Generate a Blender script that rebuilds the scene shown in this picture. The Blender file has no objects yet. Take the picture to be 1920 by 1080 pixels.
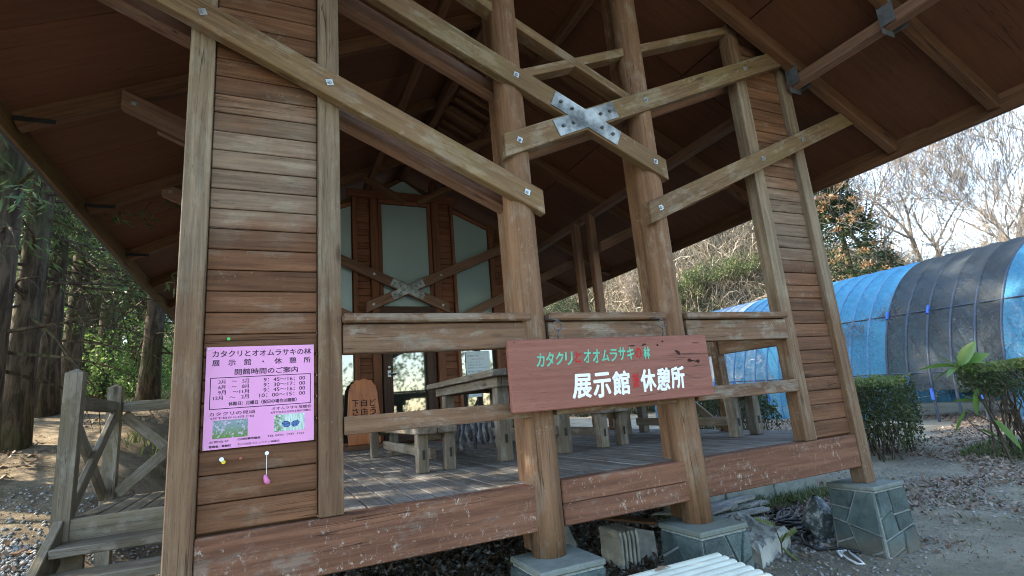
import bpy, bmesh, math, random
import numpy as np
from mathutils import Matrix, Vector, noise as mnoise

S = bpy.context.scene
COL = S.collection
R = math.radians

# ---------------------------------------------------------------- camera
cam = bpy.data.cameras.new("camera"); camo = bpy.data.objects.new("camera", cam); COL.objects.link(camo)
rx, ry, rz = 0.21578699, 0.0838212, -0.44403665
Mc = Matrix.Rotation(rz, 3, 'Z') @ Matrix.Rotation(rx, 3, 'X') @ Matrix.Rotation(ry, 3, 'Y')
right, fwd, up = Mc.col[0], Mc.col[1], Mc.col[2]
camo.matrix_world = Matrix(((right[0], up[0], -fwd[0], 0.0), (right[1], up[1], -fwd[1], -2.86),
                            (right[2], up[2], -fwd[2], 0.4695), (0, 0, 0, 1)))
cam.sensor_width = 36; cam.lens = 18.417; cam.clip_end = 3000; cam.clip_start = 0.05
S.camera = camo

# ---------------------------------------------------------------- light
SUN_EL, SUN_AZ = R(33), Vector((-0.86, 0.50))          # the sun stands low, to the left and behind the building
SUN_AZ.normalize()
w = bpy.data.worlds.new("World"); S.world = w; w.use_nodes = True
wn = w.node_tree.nodes; wl = w.node_tree.links
sky = wn.new("ShaderNodeTexSky"); sky.sky_type = 'NISHITA'; sky.sun_disc = False
sky.sun_elevation = SUN_EL; sky.sun_rotation = math.atan2(SUN_AZ.x, SUN_AZ.y)
sky.air_density = 1.0; sky.dust_density = 0.5; sky.ozone_density = 1.8
wl.new(sky.outputs[0], wn["Background"].inputs[0]); wn["Background"].inputs[1].default_value = 0.14
sl = bpy.data.lights.new("sun", 'SUN'); sl.energy = 2.6; sl.angle = R(0.55); sl.color = (1.0, 0.93, 0.82)
so = bpy.data.objects.new("sun", sl); COL.objects.link(so)
sd = Vector((SUN_AZ.x * math.cos(SUN_EL), SUN_AZ.y * math.cos(SUN_EL), math.sin(SUN_EL)))
so.rotation_euler = sd.to_track_quat('Z', 'Y').to_euler(); so.location = (0, 0, 30)
S.view_settings.view_transform = 'Standard'; S.view_settings.look = 'None'
S.view_settings.exposure = 2.85; S.view_settings.gamma = 1.0; S.view_settings.use_curve_mapping = False
try:                                              # the phone's white balance was set for the shade
    S.view_settings.use_white_balance = True; S.view_settings.white_balance_temperature = 7500; S.view_settings.white_balance_tint = 10
except AttributeError: pass
S.render.engine = 'CYCLES'
S.cycles.use_denoising = True; S.cycles.filter_width = 1.0
S.cycles.max_bounces = 8; S.cycles.diffuse_bounces = 5; S.cycles.transparent_max_bounces = 24

# ---------------------------------------------------------------- object helpers
WM = {}
def _link(o, parent, M):
    COL.objects.link(o)
    M = M or Matrix.Identity(4)
    if parent is not None:
        o.parent = parent
        o.matrix_parent_inverse = WM[parent.name].inverted()
    o.matrix_basis = M
    WM[o.name] = M.copy()
    return o
def tag(o, label=None, cat=None, group=None, kind=None):
    if label: o['label'] = label
    if cat: o['category'] = cat
    if group: o['group'] = group
    if kind: o['kind'] = kind
    return o
def thing(name, loc, label, cat, group=None):
    o = bpy.data.objects.new(name, None); o.empty_display_size = 0.2
    _link(o, None, Matrix.Translation(Vector(loc)))
    return tag(o, label, cat, group)
def obj(name, me, parent=None, M=None):
    return _link(bpy.data.objects.new(name, me), parent, M)

class Geo:
    def __init__(s): s.v = []; s.f = []; s.mi = []
    def add(s, vs, fs):
        b = len(s.v); s.v.extend([tuple(p) for p in vs]); s.f.extend([tuple(i + b for i in f) for f in fs])
    def box(s, x0, x1, y0, y1, z0, z1):
        s.add([(x0,y0,z0),(x1,y0,z0),(x1,y1,z0),(x0,y1,z0),(x0,y0,z1),(x1,y0,z1),(x1,y1,z1),(x0,y1,z1)],
              [(0,3,2,1),(4,5,6,7),(0,1,5,4),(1,2,6,5),(2,3,7,6),(3,0,4,7)])
    def tube(s, pts, rad, n=6, cap=True):
        pts = [Vector(p) for p in pts]
        if not hasattr(rad, '__len__'): rad = [rad] * len(pts)
        b = len(s.v); u = None
        for i, p in enumerate(pts):
            t = (pts[min(i+1, len(pts)-1)] - pts[max(i-1, 0)])
            if t.length < 1e-9: t = Vector((0,0,1))
            t.normalize()
            if u is None:
                u = t.orthogonal().normalized()
            else:
                u = u - t * u.dot(t)
                u = u.normalized() if u.length > 1e-6 else t.orthogonal().normalized()
            w_ = t.cross(u)
            for k in range(n):
                a = 2*math.pi*k/n
                q = p + (u*math.cos(a) + w_*math.sin(a)) * rad[i]
                s.v.append((q.x, q.y, q.z))
        for i in range(len(pts)-1):
            for k in range(n):
                k2 = (k+1) % n
                s.f.append((b+i*n+k, b+i*n+k2, b+(i+1)*n+k2, b+(i+1)*n+k))
        if cap:
            s.f.append(tuple(b+k for k in reversed(range(n))))
            s.f.append(tuple(b+(len(pts)-1)*n+k for k in range(n)))
    def prism(s, poly, y0, y1):
        """poly in (x,z), extruded from y0 to y1 (front at y0)"""
        n = len(poly)
        s.add([(x, y0, z) for x, z in poly] + [(x, y1, z) for x, z in poly],
              [tuple(range(n)), tuple(range(2*n-1, n-1, -1))] + [(i, i+n, (i+1) % n + n, (i+1) % n) for i in range(n)])
    def mesh(s, name, mat, smooth=False, bevel=0, fix=False):
        me = bpy.data.meshes.new(name); me.from_pydata(s.v, [], s.f)
        if bevel or fix:
            bm = bmesh.new(); bm.from_mesh(me)
            bmesh.ops.recalc_face_normals(bm, faces=bm.faces)
            if bevel: bmesh.ops.bevel(bm, geom=bm.edges[:], offset=bevel, segments=1, affect='EDGES')
            bm.to_mesh(me); bm.free()
        if mat: me.materials.append(mat)
        if smooth: me.polygons.foreach_set('use_smooth', [True]*len(me.polygons))
        me.update(); return me
    def build(s, name, mat, parent=None, M=None, smooth=False, bevel=0, fix=False):
        return obj(name, s.mesh(name, mat, smooth, bevel, fix), parent, M)

def quads_mesh(name, Q, mat, smooth=False):
    """Q: (n,k,3) array of k-gons, all loose"""
    n, k = Q.shape[:2]
    me = bpy.data.meshes.new(name)
    me.vertices.add(n*k); me.vertices.foreach_set('co', Q.reshape(-1).astype(np.float32))
    me.loops.add(n*k); me.loops.foreach_set('vertex_index', np.arange(n*k, dtype=np.int32))
    me.polygons.add(n); me.polygons.foreach_set('loop_start', np.arange(0, n*k, k, dtype=np.int32))
    try: me.polygons.foreach_set('loop_total', np.full(n, k, dtype=np.int32))
    except Exception: pass
    me.materials.append(mat); me.update(calc_edges=True)
    return me

_cache = {}
def box_mesh(L, d, h, mat, bev=0.005, skew=0.0):
    key = (round(L,3), round(d,3), round(h,3), mat.name, bev, round(skew,3))
    if key in _cache: return _cache[key]
    g = Geo(); g.box(-L/2, L/2, -d/2, d/2, -h/2, h/2)
    if skew: g.v = [(x + skew*z, y, z) for x, y, z in g.v]
    me = g.mesh('board', mat, bevel=min(bev, d*.3, h*.3)); _cache[key] = me
    return me
def axes(a, b, up=(0,0,1)):
    a = Vector(a); b = Vector(b); x = (b-a).normalized(); z = Vector(up); z = (z - x*z.dot(x)).normalized(); y = z.cross(x)
    M = Matrix((x, y, z)).transposed().to_4x4(); M.translation = (a+b)/2
    return M, (b-a).length, x
def beam(name, parent, a, b, h, d, mat, up=(0,0,1), bev=0.005, vcut=False):
    """a bar from a to b; h = size along 'up', d = the other way"""
    M, L, x = axes(a, b, up)
    sk = x.z/math.sqrt(max(1e-6, 1-x.z*x.z)) if vcut else 0.0
    return obj(name, box_mesh(L, d, h, mat, bev, sk), parent, M)
def log_mesh(L, r, mat, seed=0, n=28, taper=0.0):
    g = Geo(); rnd = random.Random(seed)
    K = 12; base = len(g.v)
    for i in range(K+1):
        t = i/K; x = -L/2 + L*t
        for k in range(n):
            a = 2*math.pi*k/n
            rr = r*(1-taper*t)*(1+0.012*mnoise.noise(Vector((t*3+seed, math.cos(a)*1.3, math.sin(a)*1.3)))) 
            rr -= 0.004 if (k in (3, 17) ) else 0
            g.v.append((x, rr*math.cos(a), rr*math.sin(a)))
    for i in range(K):
        for k in range(n):
            k2 = (k+1) % n; g.f.append((base+i*n+k, base+(i+1)*n+k, base+(i+1)*n+k2, base+i*n+k2))
    g.f.append(tuple(base+k for k in range(n))); g.f.append(tuple(base+K*n+k for k in reversed(range(n))))
    me = g.mesh('log', mat, smooth=False); 
    sm = [len(p.vertices) == 4 for p in me.polygons]; me.polygons.foreach_set('use_smooth', sm)
    return me
def copy_tree(o, delta, parent=None):
    """a copy of a thing with copies of its parts and sub-parts, moved by the matrix delta"""
    c = o.copy(); COL.objects.link(c)
    if parent is None: c.matrix_basis = delta @ o.matrix_basis
    else: c.parent = parent
    for ch in list(o.children): copy_tree(ch, delta, c)
    return c

# ---------------------------------------------------------------- material helpers
class Mat:
    def __init__(s, name):
        s.m = bpy.data.materials.new(name); s.m.use_nodes = True
        s.nt = s.m.node_tree; s.b = s.nt.nodes['Principled BSDF']; s.out = s.nt.nodes['Material Output']
    def n(s, t, **kw):
        nd = s.nt.nodes.new(t)
        for k, v in kw.items(): setattr(nd, k, v)
        return nd
    def l(s, a, b): s.nt.links.new(a, b)
    def put(s, sock, v):
        if hasattr(v, 'is_output') or hasattr(v, 'links'): s.l(v, sock)
        else: sock.default_value = v
    def math(s, op, a, b=0.0, clamp=False):
        nd = s.n('ShaderNodeMath', operation=op, use_clamp=clamp); s.put(nd.inputs[0], a); s.put(nd.inputs[1], b); return nd.outputs[0]
    def noise(s, vec, scale=5.0, detail=4.0, rough=0.55, dist=0.0):
        nd = s.n('ShaderNodeTexNoise'); s.l(vec, nd.inputs['Vector'])
        nd.inputs['Scale'].default_value = scale; nd.inputs['Detail'].default_value = detail
        nd.inputs['Roughness'].default_value = rough; nd.inputs['Distortion'].default_value = dist
        return nd.outputs[0]
    def vor(s, vec, scale, feature='F1'):
        nd = s.n('ShaderNodeTexVoronoi', feature=feature); s.l(vec, nd.inputs['Vector']); nd.inputs['Scale'].default_value = scale
        return nd
    def ramp(s, fac, stops, interp='LINEAR'):
        nd = s.n('ShaderNodeValToRGB'); nd.color_ramp.interpolation = interp
        el = nd.color_ramp.elements
        while len(el) > 1: el.remove(el[-1])
        el[0].position = stops[0][0]; el[0].color = tuple(stops[0][1]) + (1,)
        for p, c in stops[1:]:
            e = el.new(p); e.color = tuple(c) + (1,)
        s.put(nd.inputs[0], fac); return nd.outputs[0]
    def step(s, v, lo, hi):
        nd = s.n('ShaderNodeMapRange', interpolation_type='SMOOTHSTEP'); s.put(nd.inputs[0], v)
        nd.inputs[1].default_value = lo; nd.inputs[2].default_value = hi; return nd.outputs[0]
    def mix(s, f, a, b, blend='MIX'):
        nd = s.n('ShaderNodeMix', data_type='RGBA', blend_type=blend)
        s.put(nd.inputs[0], f)
        for i, v in ((6, a), (7, b)):
            if hasattr(v, 'links'): s.l(v, nd.inputs[i])
            else: nd.inputs[i].default_value = tuple(v) + (1,)
        return nd.outputs[2]
    def vmul(s, vec, sc):
        nd = s.n('ShaderNodeVectorMath', operation='MULTIPLY'); s.l(vec, nd.inputs[0]); nd.inputs[1].default_value = sc; return nd.outputs[0]
    def vadd(s, a, b):
        nd = s.n('ShaderNodeVectorMath', operation='ADD'); s.l(a, nd.inputs[0]); s.l(b, nd.inputs[1]); return nd.outputs[0]
    def objco(s, rand=True):
        tc = s.n('ShaderNodeTexCoord').outputs['Object']
        if not rand: return tc
        r = s.n('ShaderNodeObjectInfo').outputs['Random']
        k = s.math('MULTIPLY', r, 61.0)
        cb = s.n('ShaderNodeCombineXYZ'); s.l(k, cb.inputs[0]); s.l(s.math('MULTIPLY', k, 1.7), cb.inputs[1]); s.l(k, cb.inputs[2])
        return s.vadd(tc, cb.outputs[0])
    def pos(s): return s.n('ShaderNodeNewGeometry').outputs['Position']
    def bump(s, h, strength=0.3, dist=0.01):
        nd = s.n('ShaderNodeBump'); nd.inputs['Strength'].default_value = strength; nd.inputs['Distance'].default_value = dist
        s.l(h, nd.inputs['Height']); s.l(nd.outputs[0], s.b.inputs['Normal'])
    def base(s, c, rough=0.7, spec=0.3):
        s.put(s.b.inputs['Base Color'], c if hasattr(c, 'links') else tuple(c) + (1,))
        s.b.inputs['Roughness'].default_value = rough; s.b.inputs['Specular IOR Level'].default_value = spec
        return s.m

def plain(name, c, rough=0.6, spec=0.3, metal=0.0, vary=0.25, scale=14):
    M = Mat(name); p = M.objco()
    nz = M.noise(p, scale, 5, 0.6)
    f = M.step(nz, 0.3, 0.75)
    lo = [x*(1-vary) for x in c]; hi = [min(1, x*(1+vary*.6)) for x in c]
    M.b.inputs['Metallic'].default_value = metal
    M.bump(nz, 0.15, 0.004)
    return M.base(M.mix(f, lo, hi), rough, spec)

def wood(name, dark, light, grey=(0.27,0.24,0.2), grey_amt=0.4, flake=0.0, flake_col=(0.5,0.45,0.39), rough=0.75,
         algae=0.0, knots=True, spec=0.25, zband=None, bump=0.5, var=0.35):
    """boards run along their own x axis: grain, weathered grey patches, flaking stain, cracks and knots"""
    M = Mat(name); p = M.objco()
    rnd = M.n('ShaderNodeObjectInfo').outputs['Random']
    grain = M.noise(M.vmul(p, (1.6, 34, 34)), 1.0, 6, 0.62, 0.6)
    band = M.noise(M.vmul(p, (0.5, 9, 9)), 1.0, 3, 0.5, 1.2)
    fine = M.noise(M.vmul(p, (11, 170, 170)), 1.0, 4, 0.7)
    g = M.math('ADD', M.math('MULTIPLY', grain, 0.6), M.math('MULTIPLY', band, 0.4))
    col = M.mix(M.step(g, 0.32, 0.68), dark, light)
    blot = M.noise(M.vmul(p, (3.4, 7, 7)), 1.0, 9, 0.72, 0.3)
    gm = M.step(blot, 0.62-0.3*grey_amt, 0.70-0.22*grey_amt)
    gm = M.math('MULTIPLY', gm, min(1.0, 0.35+grey_amt*.8))
    if zband:
        z = M.n('ShaderNodeSeparateXYZ'); M.l(M.pos(), z.inputs[0])
        wob = M.math('MULTIPLY', M.math('SUBTRACT', M.noise(M.vmul(M.pos(), (2.2, 2.2, 3.5)), 1.0, 4, 0.6), 0.5), 0.9)
        zz = M.math('ADD', z.outputs[2], wob)
        up = M.step(zz, zband[0], zband[0]+0.35); dn = M.math('SUBTRACT', 1.0, M.step(zz, zband[1], zband[1]+0.5))
        gm = M.math('ADD', M.math('MULTIPLY', gm, 0.55), M.math('MULTIPLY', M.math('MULTIPLY', up, dn), 0.6), True)
    gl = [min(1, c*1.25) for c in grey]
    gcol = M.mix(M.step(grain, 0.35, 0.7), [c*.72 for c in grey], gl)
    col = M.mix(gm, col, gcol)
    col = M.mix(M.math('MULTIPLY', M.step(fine, 0.54, 0.74), 0.6), col, [c*.35 for c in dark])
    # every board its own tone
    bc = M.n('ShaderNodeHueSaturation'); M.l(col, bc.inputs['Color'])
    M.l(M.math('ADD', M.math('MULTIPLY', rnd, var), 1.0-var*.5), bc.inputs['Value']); col = bc.outputs[0]
    if algae:
        al = M.noise(M.vmul(p, (1.1, 4, 4)), 1.3, 5, 0.6)
        col = M.mix(M.math('MULTIPLY', M.step(al, 0.42, 0.7), algae), col, (0.20, 0.165, 0.062))
    h = M.math('ADD', M.math('MULTIPLY', grain, 0.7), M.math('MULTIPLY', fine, 0.5))
    if flake:
        fl = M.noise(M.vmul(p, (34, 34, 22)), 1.0, 8, 0.78, 0.5)
        reg = M.noise(M.vmul(p, (2.6, 4, 7)), 1.0, 4, 0.6)
        fm = M.math('MULTIPLY', M.step(fl, 0.56, 0.63), M.step(reg, 0.62-0.22*flake, 0.74-0.1*flake))
        fcol = M.mix(M.step(grain, 0.3, 0.7), [c*.7 for c in flake_col], flake_col)
        col = M.mix(M.math('MULTIPLY', fm, 0.9), col, fcol)
        h = M.math('SUBTRACT', h, M.math('MULTIPLY', fm, 0.35))
    # long drying cracks
    cr = M.noise(M.vmul(p, (0.55, 26, 26)), 1.0, 2, 0.5, 0.3)
    crm = M.math('SUBTRACT', 1.0, M.step(M.math('ABSOLUTE', M.math('SUBTRACT', cr, 0.5)), 0.0, 0.012))
    crm = M.math('MULTIPLY', crm, M.step(M.noise(M.vmul(p, (1.1, 3, 3)), 1.0, 2), 0.52, 0.62))
    col = M.mix(M.math('MULTIPLY', crm, 0.75), col, [c*.16 for c in dark])
    h = M.math('SUBTRACT', h, crm)
    if knots:
        v = M.vor(M.vmul(p, (1.9, 6.5, 6.5)), 1.0)
        km = M.math('SUBTRACT', 1.0, M.step(v.outputs['Distance'], 0.05, 0.16))
        rare = M.n('ShaderNodeSeparateColor'); M.l(v.outputs['Color'], rare.inputs[0])
        km = M.math('MULTIPLY', km, M.step(rare.outputs[0], 0.62, 0.66))
        col = M.mix(M.math('MULTIPLY', km, 0.8), col, [c*.4 for c in dark])
    M.bump(h, bump, 0.006)
    return M.base(col, rough, spec)

def leafmat(name, stops, rough=0.55, trans=0.35, spec=0.3):
    M = Mat(name)
    r = M.n('ShaderNodeNewGeometry').outputs['Random Per Island']
    lo = M.noise(M.pos(), 0.9, 3, 0.6)
    f = M.math('ADD', M.math('MULTIPLY', r, 0.6), M.math('MULTIPLY', lo, 0.45), True)
    c = M.ramp(f, stops)
    M.base(c, rough, spec)
    if trans:
        tr = M.n('ShaderNodeBsdfTranslucent'); M.l(c, tr.inputs[0])
        mx = M.n('ShaderNodeMixShader'); mx.inputs[0].default_value = trans
        M.l(M.b.outputs[0], mx.inputs[1]); M.l(tr.outputs[0], mx.inputs[2]); M.l(mx.outputs[0], M.out.inputs[0])
    return M.m

def barkmat(name, dark, light, moss=0.0, scale=(6, 6, 1.1)):
    M = Mat(name); p = M.objco()
    a = M.noise(M.vmul(p, scale), 2.2, 6, 0.65, 0.5)
    c = M.mix(M.step(a, 0.36, 0.66), dark, light)
    if moss:
        c = M.mix(M.math('MULTIPLY', M.step(M.noise(p, 1.2, 4), 0.45, 0.65), moss), c, (0.06, 0.09, 0.025))
    M.bump(a, 0.8, 0.03)
    return M.base(c, 0.9, 0.15)

# ---------------------------------------------------------------- materials
W_POST = wood('post_wood', (0.095,0.05,0.028), (0.2,0.12,0.07), (0.22,0.175,0.125), 0.42, flake=0.35, flake_col=(0.33,0.28,0.22), zband=(0.9, 3.0), var=.15)
W_LOG = wood('log_wood', (0.115,0.058,0.031), (0.225,0.125,0.072), (0.23,0.17,0.12), 0.36, flake=0.12, var=.1)
W_SIDE = wood('siding_wood', (0.078,0.033,0.016), (0.18,0.082,0.042), (0.21,0.165,0.125), 0.3, flake=0.45, flake_col=(0.3,0.22,0.16), zband=(1.3, 1.9), var=.4)
W_RED = wood('floor_beam_wood', (0.105,0.043,0.025), (0.215,0.097,0.058), (0.22,0.17,0.135), 0.3, flake=1.15, flake_col=(0.5,0.44,0.37), var=.15)
W_RAIL = wood('rail_wood', (0.1,0.052,0.03), (0.21,0.12,0.072), (0.24,0.2,0.16), 0.48, flake=0.6, flake_col=(0.45,0.4,0.33), var=.2)
W_STRUT = wood('strut_wood', (0.1,0.057,0.03), (0.2,0.122,0.068), (0.25,0.2,0.15), 0.42, algae=0.3, flake=0.2, var=.2)
W_STRUTB = wood('inner_strut_wood', (0.13,0.065,0.042), (0.25,0.14,0.095), (0.2,0.15,0.12), 0.3, var=.2)
W_ROOF = wood('rafter_wood', (0.075,0.034,0.017), (0.16,0.078,0.041), (0.13,0.1,0.08), 0.15, var=.25)
W_SOFF = wood('soffit_panel_wood', (0.1,0.038,0.018), (0.125,0.05,0.025), (0.1,0.05,0.03), 0.1, flake=0.2, flake_col=(0.16,0.085,0.05), knots=False, var=.3, bump=.35)
W_EAVE = wood('eave_wood', (0.10,0.055,0.02), (0.17,0.1,0.04), (0.15,0.12,0.07), 0.2, var=.15)
W_DECK = wood('deck_wood', (0.12,0.105,0.09), (0.22,0.2,0.18), (0.25,0.245,0.235), 0.6, knots=True, var=.3)
W_GREY = wood('grey_weathered_wood', (0.095,0.075,0.052), (0.2,0.165,0.12), (0.24,0.215,0.175), 0.5, algae=0.25, var=.25)
W_TABLE = wood('table_wood', (0.12,0.095,0.07), (0.22,0.18,0.14), (0.26,0.24,0.21), 0.5, var=.25)
W_INNER = wood('back_wall_wood', (0.13,0.05,0.027), (0.23,0.09,0.048), (0.14,0.09,0.06), 0.15, var=.3)
W_BROWNDOOR = wood('door_wood', (0.05,0.025,0.018), (0.09,0.05,0.035), (0.1,0.08,0.06), 0.1, var=.1)
W_CARVED = wood('carved_sign_wood', (0.3,0.07,0.01), (0.52,0.15,0.025), (0.3,0.12,0.04), 0.1, rough=0.35, spec=0.5, var=.05)
W_SIGN = wood('painted_sign_wood', (0.2,0.072,0.053), (0.265,0.105,0.078), (0.3,0.14,0.11), 0.15, knots=False, var=.02, rough=.6, bump=.25)
W_LUMBER = wood('old_lumber_wood', (0.12,0.12,0.115), (0.24,0.235,0.22), (0.3,0.3,0.29), 0.6, var=.4)
STEEL = plain('galvanised_steel', (0.42,0.45,0.47), 0.42, 0.5, 0.75, 0.25, 9)
STEELD = plain('dark_steel', (0.12,0.13,0.14), 0.5, 0.5, 0.7, 0.3, 9)
BRACKET = plain('bracket_steel', (0.16,0.18,0.2), 0.5, 0.5, 0.55, 0.4, 9)
PLATE = plain('weathered_steel_plate', (0.30,0.32,0.325), 0.5, 0.5, 0.6, 0.75, 7)
BLACK = plain('black_plastic', (0.015,0.015,0.017), 0.45, 0.4)
EAVE_METAL = plain('eave_metal', (0.05,0.052,0.075), 0.5, 0.4, 0.2, 0.2)
PINK = plain('pink_laminate', (0.70,0.29,0.57), 0.32, 0.4, 0, 0.05, 3)
INK = plain('print_ink', (0.035,0.012,0.05), 0.5, 0.3, 0, 0.1)
NOTICE = plain('notice_paper', (0.62,0.72,0.76), 0.6, 0.2, 0, 0.05, 3)
INKG = plain('notice_ink', (0.06,0.1,0.15), 0.6)
INKR = plain('red_ink', (0.42,0.04,0.05), 0.6)
P_GREEN = plain('green_paint', (0.10,0.47,0.33), 0.5, 0.3, 0, 0.2, 40)
P_RED = plain('red_paint', (0.5,0.006,0.012), 0.5, 0.3, 0, 0.2, 40)
P_WHITE = plain('white_paint', (0.80,0.81,0.82), 0.5, 0.3, 0, 0.1, 40)
KNOT = plain('knot_hole_dark', (0.035,0.01,0.008), 0.8)
CREAM = plain('cream_plastic_slat', (0.66,0.70,0.60), 0.42, 0.4, 0, 0.1, 6)
NAVY = plain('navy_metal', (0.03,0.06,0.16), 0.45, 0.4)
TEALGLASS = None
def film_mat():
    M = Mat('frosted_pane'); n1 = M.noise(M.pos(), 0.8, 3)
    M.base(M.mix(M.step(n1, .3, .7), (0.24,0.33,0.33), (0.3,0.4,0.4)), 0.28, 0.5); return M.m
FILM = film_mat()
def glass_mat():
    M = Mat('dark_glass'); M.base((0.012,0.02,0.02), 0.03, 0.9); M.b.inputs['Metallic'].default_value = 0.0
    M.b.inputs['IOR'].default_value = 1.9
    return M.m
GLASS = glass_mat()

def stone_mat():
    M = Mat('slate_stone'); p = M.objco()
    a = M.noise(p, 7, 7, 0.65); b = M.noise(p, 45, 5, 0.7); r = M.n('ShaderNodeObjectInfo').outputs['Random']
    c = M.mix(M.step(a, .3, .72), (0.045,0.07,0.07), (0.105,0.148,0.142))
    c = M.mix(M.math('MULTIPLY', M.step(b, .55, .75), .5), c, (0.18,0.22,0.205))
    hs = M.n('ShaderNodeHueSaturation'); M.l(c, hs.inputs['Color']); M.l(M.math('ADD', M.math('MULTIPLY', r, .5), .75), hs.inputs['Value'])
    zz = M.n('ShaderNodeSeparateXYZ'); M.l(M.pos(), zz.inputs[0])
    dirt = M.math('SUBTRACT', 1.0, M.step(M.math('ADD', zz.outputs[2], M.math('MULTIPLY', M.math('SUBTRACT', a, .5), .3)), -.86, -.70))
    fc = M.mix(M.math('MULTIPLY', dirt, .6), hs.outputs[0], (0.17,0.14,0.1))
    M.bump(M.math('ADD', a, M.math('MULTIPLY', b, .6)), 1.0, .025)
    return M.base(fc, .62, .35)
STONE = stone_mat()
GROUT = plain('grout', (0.27,0.3,0.29), .9, .1, 0, .3, 30)
def concrete(name, c, moss=0.3):
    M = Mat(name); p = M.objco(); a = M.noise(p, 5, 7, .65); b = M.noise(p, 60, 4, .7)
    col = M.mix(M.step(a, .3, .7), [x*.6 for x in c], c)
    col = M.mix(M.math('MULTIPLY', M.step(M.noise(p, 2.5, 5), .45, .65), moss), col, (0.07,0.085,0.04))
    col = M.mix(M.math('MULTIPLY', M.step(b, .6, .75), .5), col, [x*.35 for x in c])
    M.bump(M.math('ADD', a, b), .6, .01); return M.base(col, .9, .15)
CONC = concrete('mossy_concrete', (0.26,0.29,0.27), .35)
CAPC = concrete('pier_cap_mortar', (0.22,0.25,0.23), .4)
SLABC = concrete('slab_concrete', (0.55,0.56,0.52), .1)
TILEW = plain('pale_tile', (0.5,0.51,0.48), .7, .2, 0, .35, 8)
TILEG = plain('grey_tile', (0.27,0.28,0.28), .8, .2, 0, .35, 8)

CEDAR = leafmat('cedar_foliage', [(0.0,(0.025,0.05,0.022)),(0.45,(0.06,0.11,0.048)),(0.8,(0.12,0.18,0.065)),(1.0,(0.22,0.27,0.09))])
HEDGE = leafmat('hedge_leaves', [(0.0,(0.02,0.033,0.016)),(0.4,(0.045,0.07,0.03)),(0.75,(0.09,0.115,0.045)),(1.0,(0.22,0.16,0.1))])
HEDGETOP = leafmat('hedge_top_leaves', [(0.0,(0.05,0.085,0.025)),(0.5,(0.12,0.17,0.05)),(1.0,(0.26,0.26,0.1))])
UNDER = leafmat('undergrowth_leaves', [(0.0,(0.03,0.07,0.018)),(0.4,(0.075,0.15,0.04)),(0.8,(0.17,0.26,0.08)),(1.0,(0.3,0.36,0.16))], trans=.5)
FAR = leafmat('far_foliage', [(0.0,(0.05,0.09,0.035)),(0.5,(0.13,0.2,0.08)),(1.0,(0.28,0.34,0.15))], trans=.5)
ORANGE = leafmat('orange_cedar_tips', [(0.0,(0.11,0.06,0.025)),(0.5,(0.27,0.15,0.075)),(1.0,(0.42,0.28,0.16))])
CONIF = leafmat('conifer_foliage', [(0.0,(0.012,0.03,0.018)),(0.5,(0.03,0.06,0.03)),(0.85,(0.06,0.085,0.035)),(1.0,(0.2,0.13,0.06))])
BIGLEAF = leafmat('big_green_leaf', [(0.0,(0.05,0.12,0.025)),(0.5,(0.11,0.22,0.04)),(1.0,(0.22,0.33,0.1))], trans=.35, spec=.5, rough=.35)
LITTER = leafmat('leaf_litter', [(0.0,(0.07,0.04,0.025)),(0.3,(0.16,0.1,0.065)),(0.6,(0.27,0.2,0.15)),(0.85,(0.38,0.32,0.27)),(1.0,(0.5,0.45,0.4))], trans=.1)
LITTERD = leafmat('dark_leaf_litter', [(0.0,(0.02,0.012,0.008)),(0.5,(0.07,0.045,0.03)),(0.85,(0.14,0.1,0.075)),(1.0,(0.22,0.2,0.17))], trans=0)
STRAW = leafmat('dry_grass', [(0.0,(0.1,0.085,0.06)),(0.4,(0.27,0.24,0.19)),(0.8,(0.44,0.41,0.35)),(1.0,(0.6,0.58,0.52))], trans=.25)
SHRUBG = leafmat('hill_shrub_leaves', [(0.0,(0.03,0.05,0.02)),(0.5,(0.085,0.12,0.05)),(1.0,(0.2,0.22,0.11))])
GRAVEL = leafmat('gravel_stone', [(0.0,(0.09,0.095,0.095)),(0.5,(0.22,0.225,0.22)),(1.0,(0.44,0.44,0.42))], trans=0, rough=.85)
GRASS = leafmat('green_grass', [(0.0,(0.04,0.07,0.02)),(0.5,(0.08,0.12,0.035)),(1.0,(0.17,0.19,0.07))])
BARK_C = barkmat('cedar_bark', (0.035,0.025,0.017), (0.12,0.088,0.062), .35)
BARK_B = barkmat('bare_tree_bark', (0.12,0.1,0.085), (0.3,0.26,0.23), .1, (5,5,1.5))
BARK_P = barkmat('pale_twig_bark', (0.22,0.18,0.15), (0.46,0.4,0.34), 0)
BARK_H = barkmat('hedge_stem_bark', (0.04,0.032,0.025), (0.13,0.105,0.08), .1)
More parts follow.
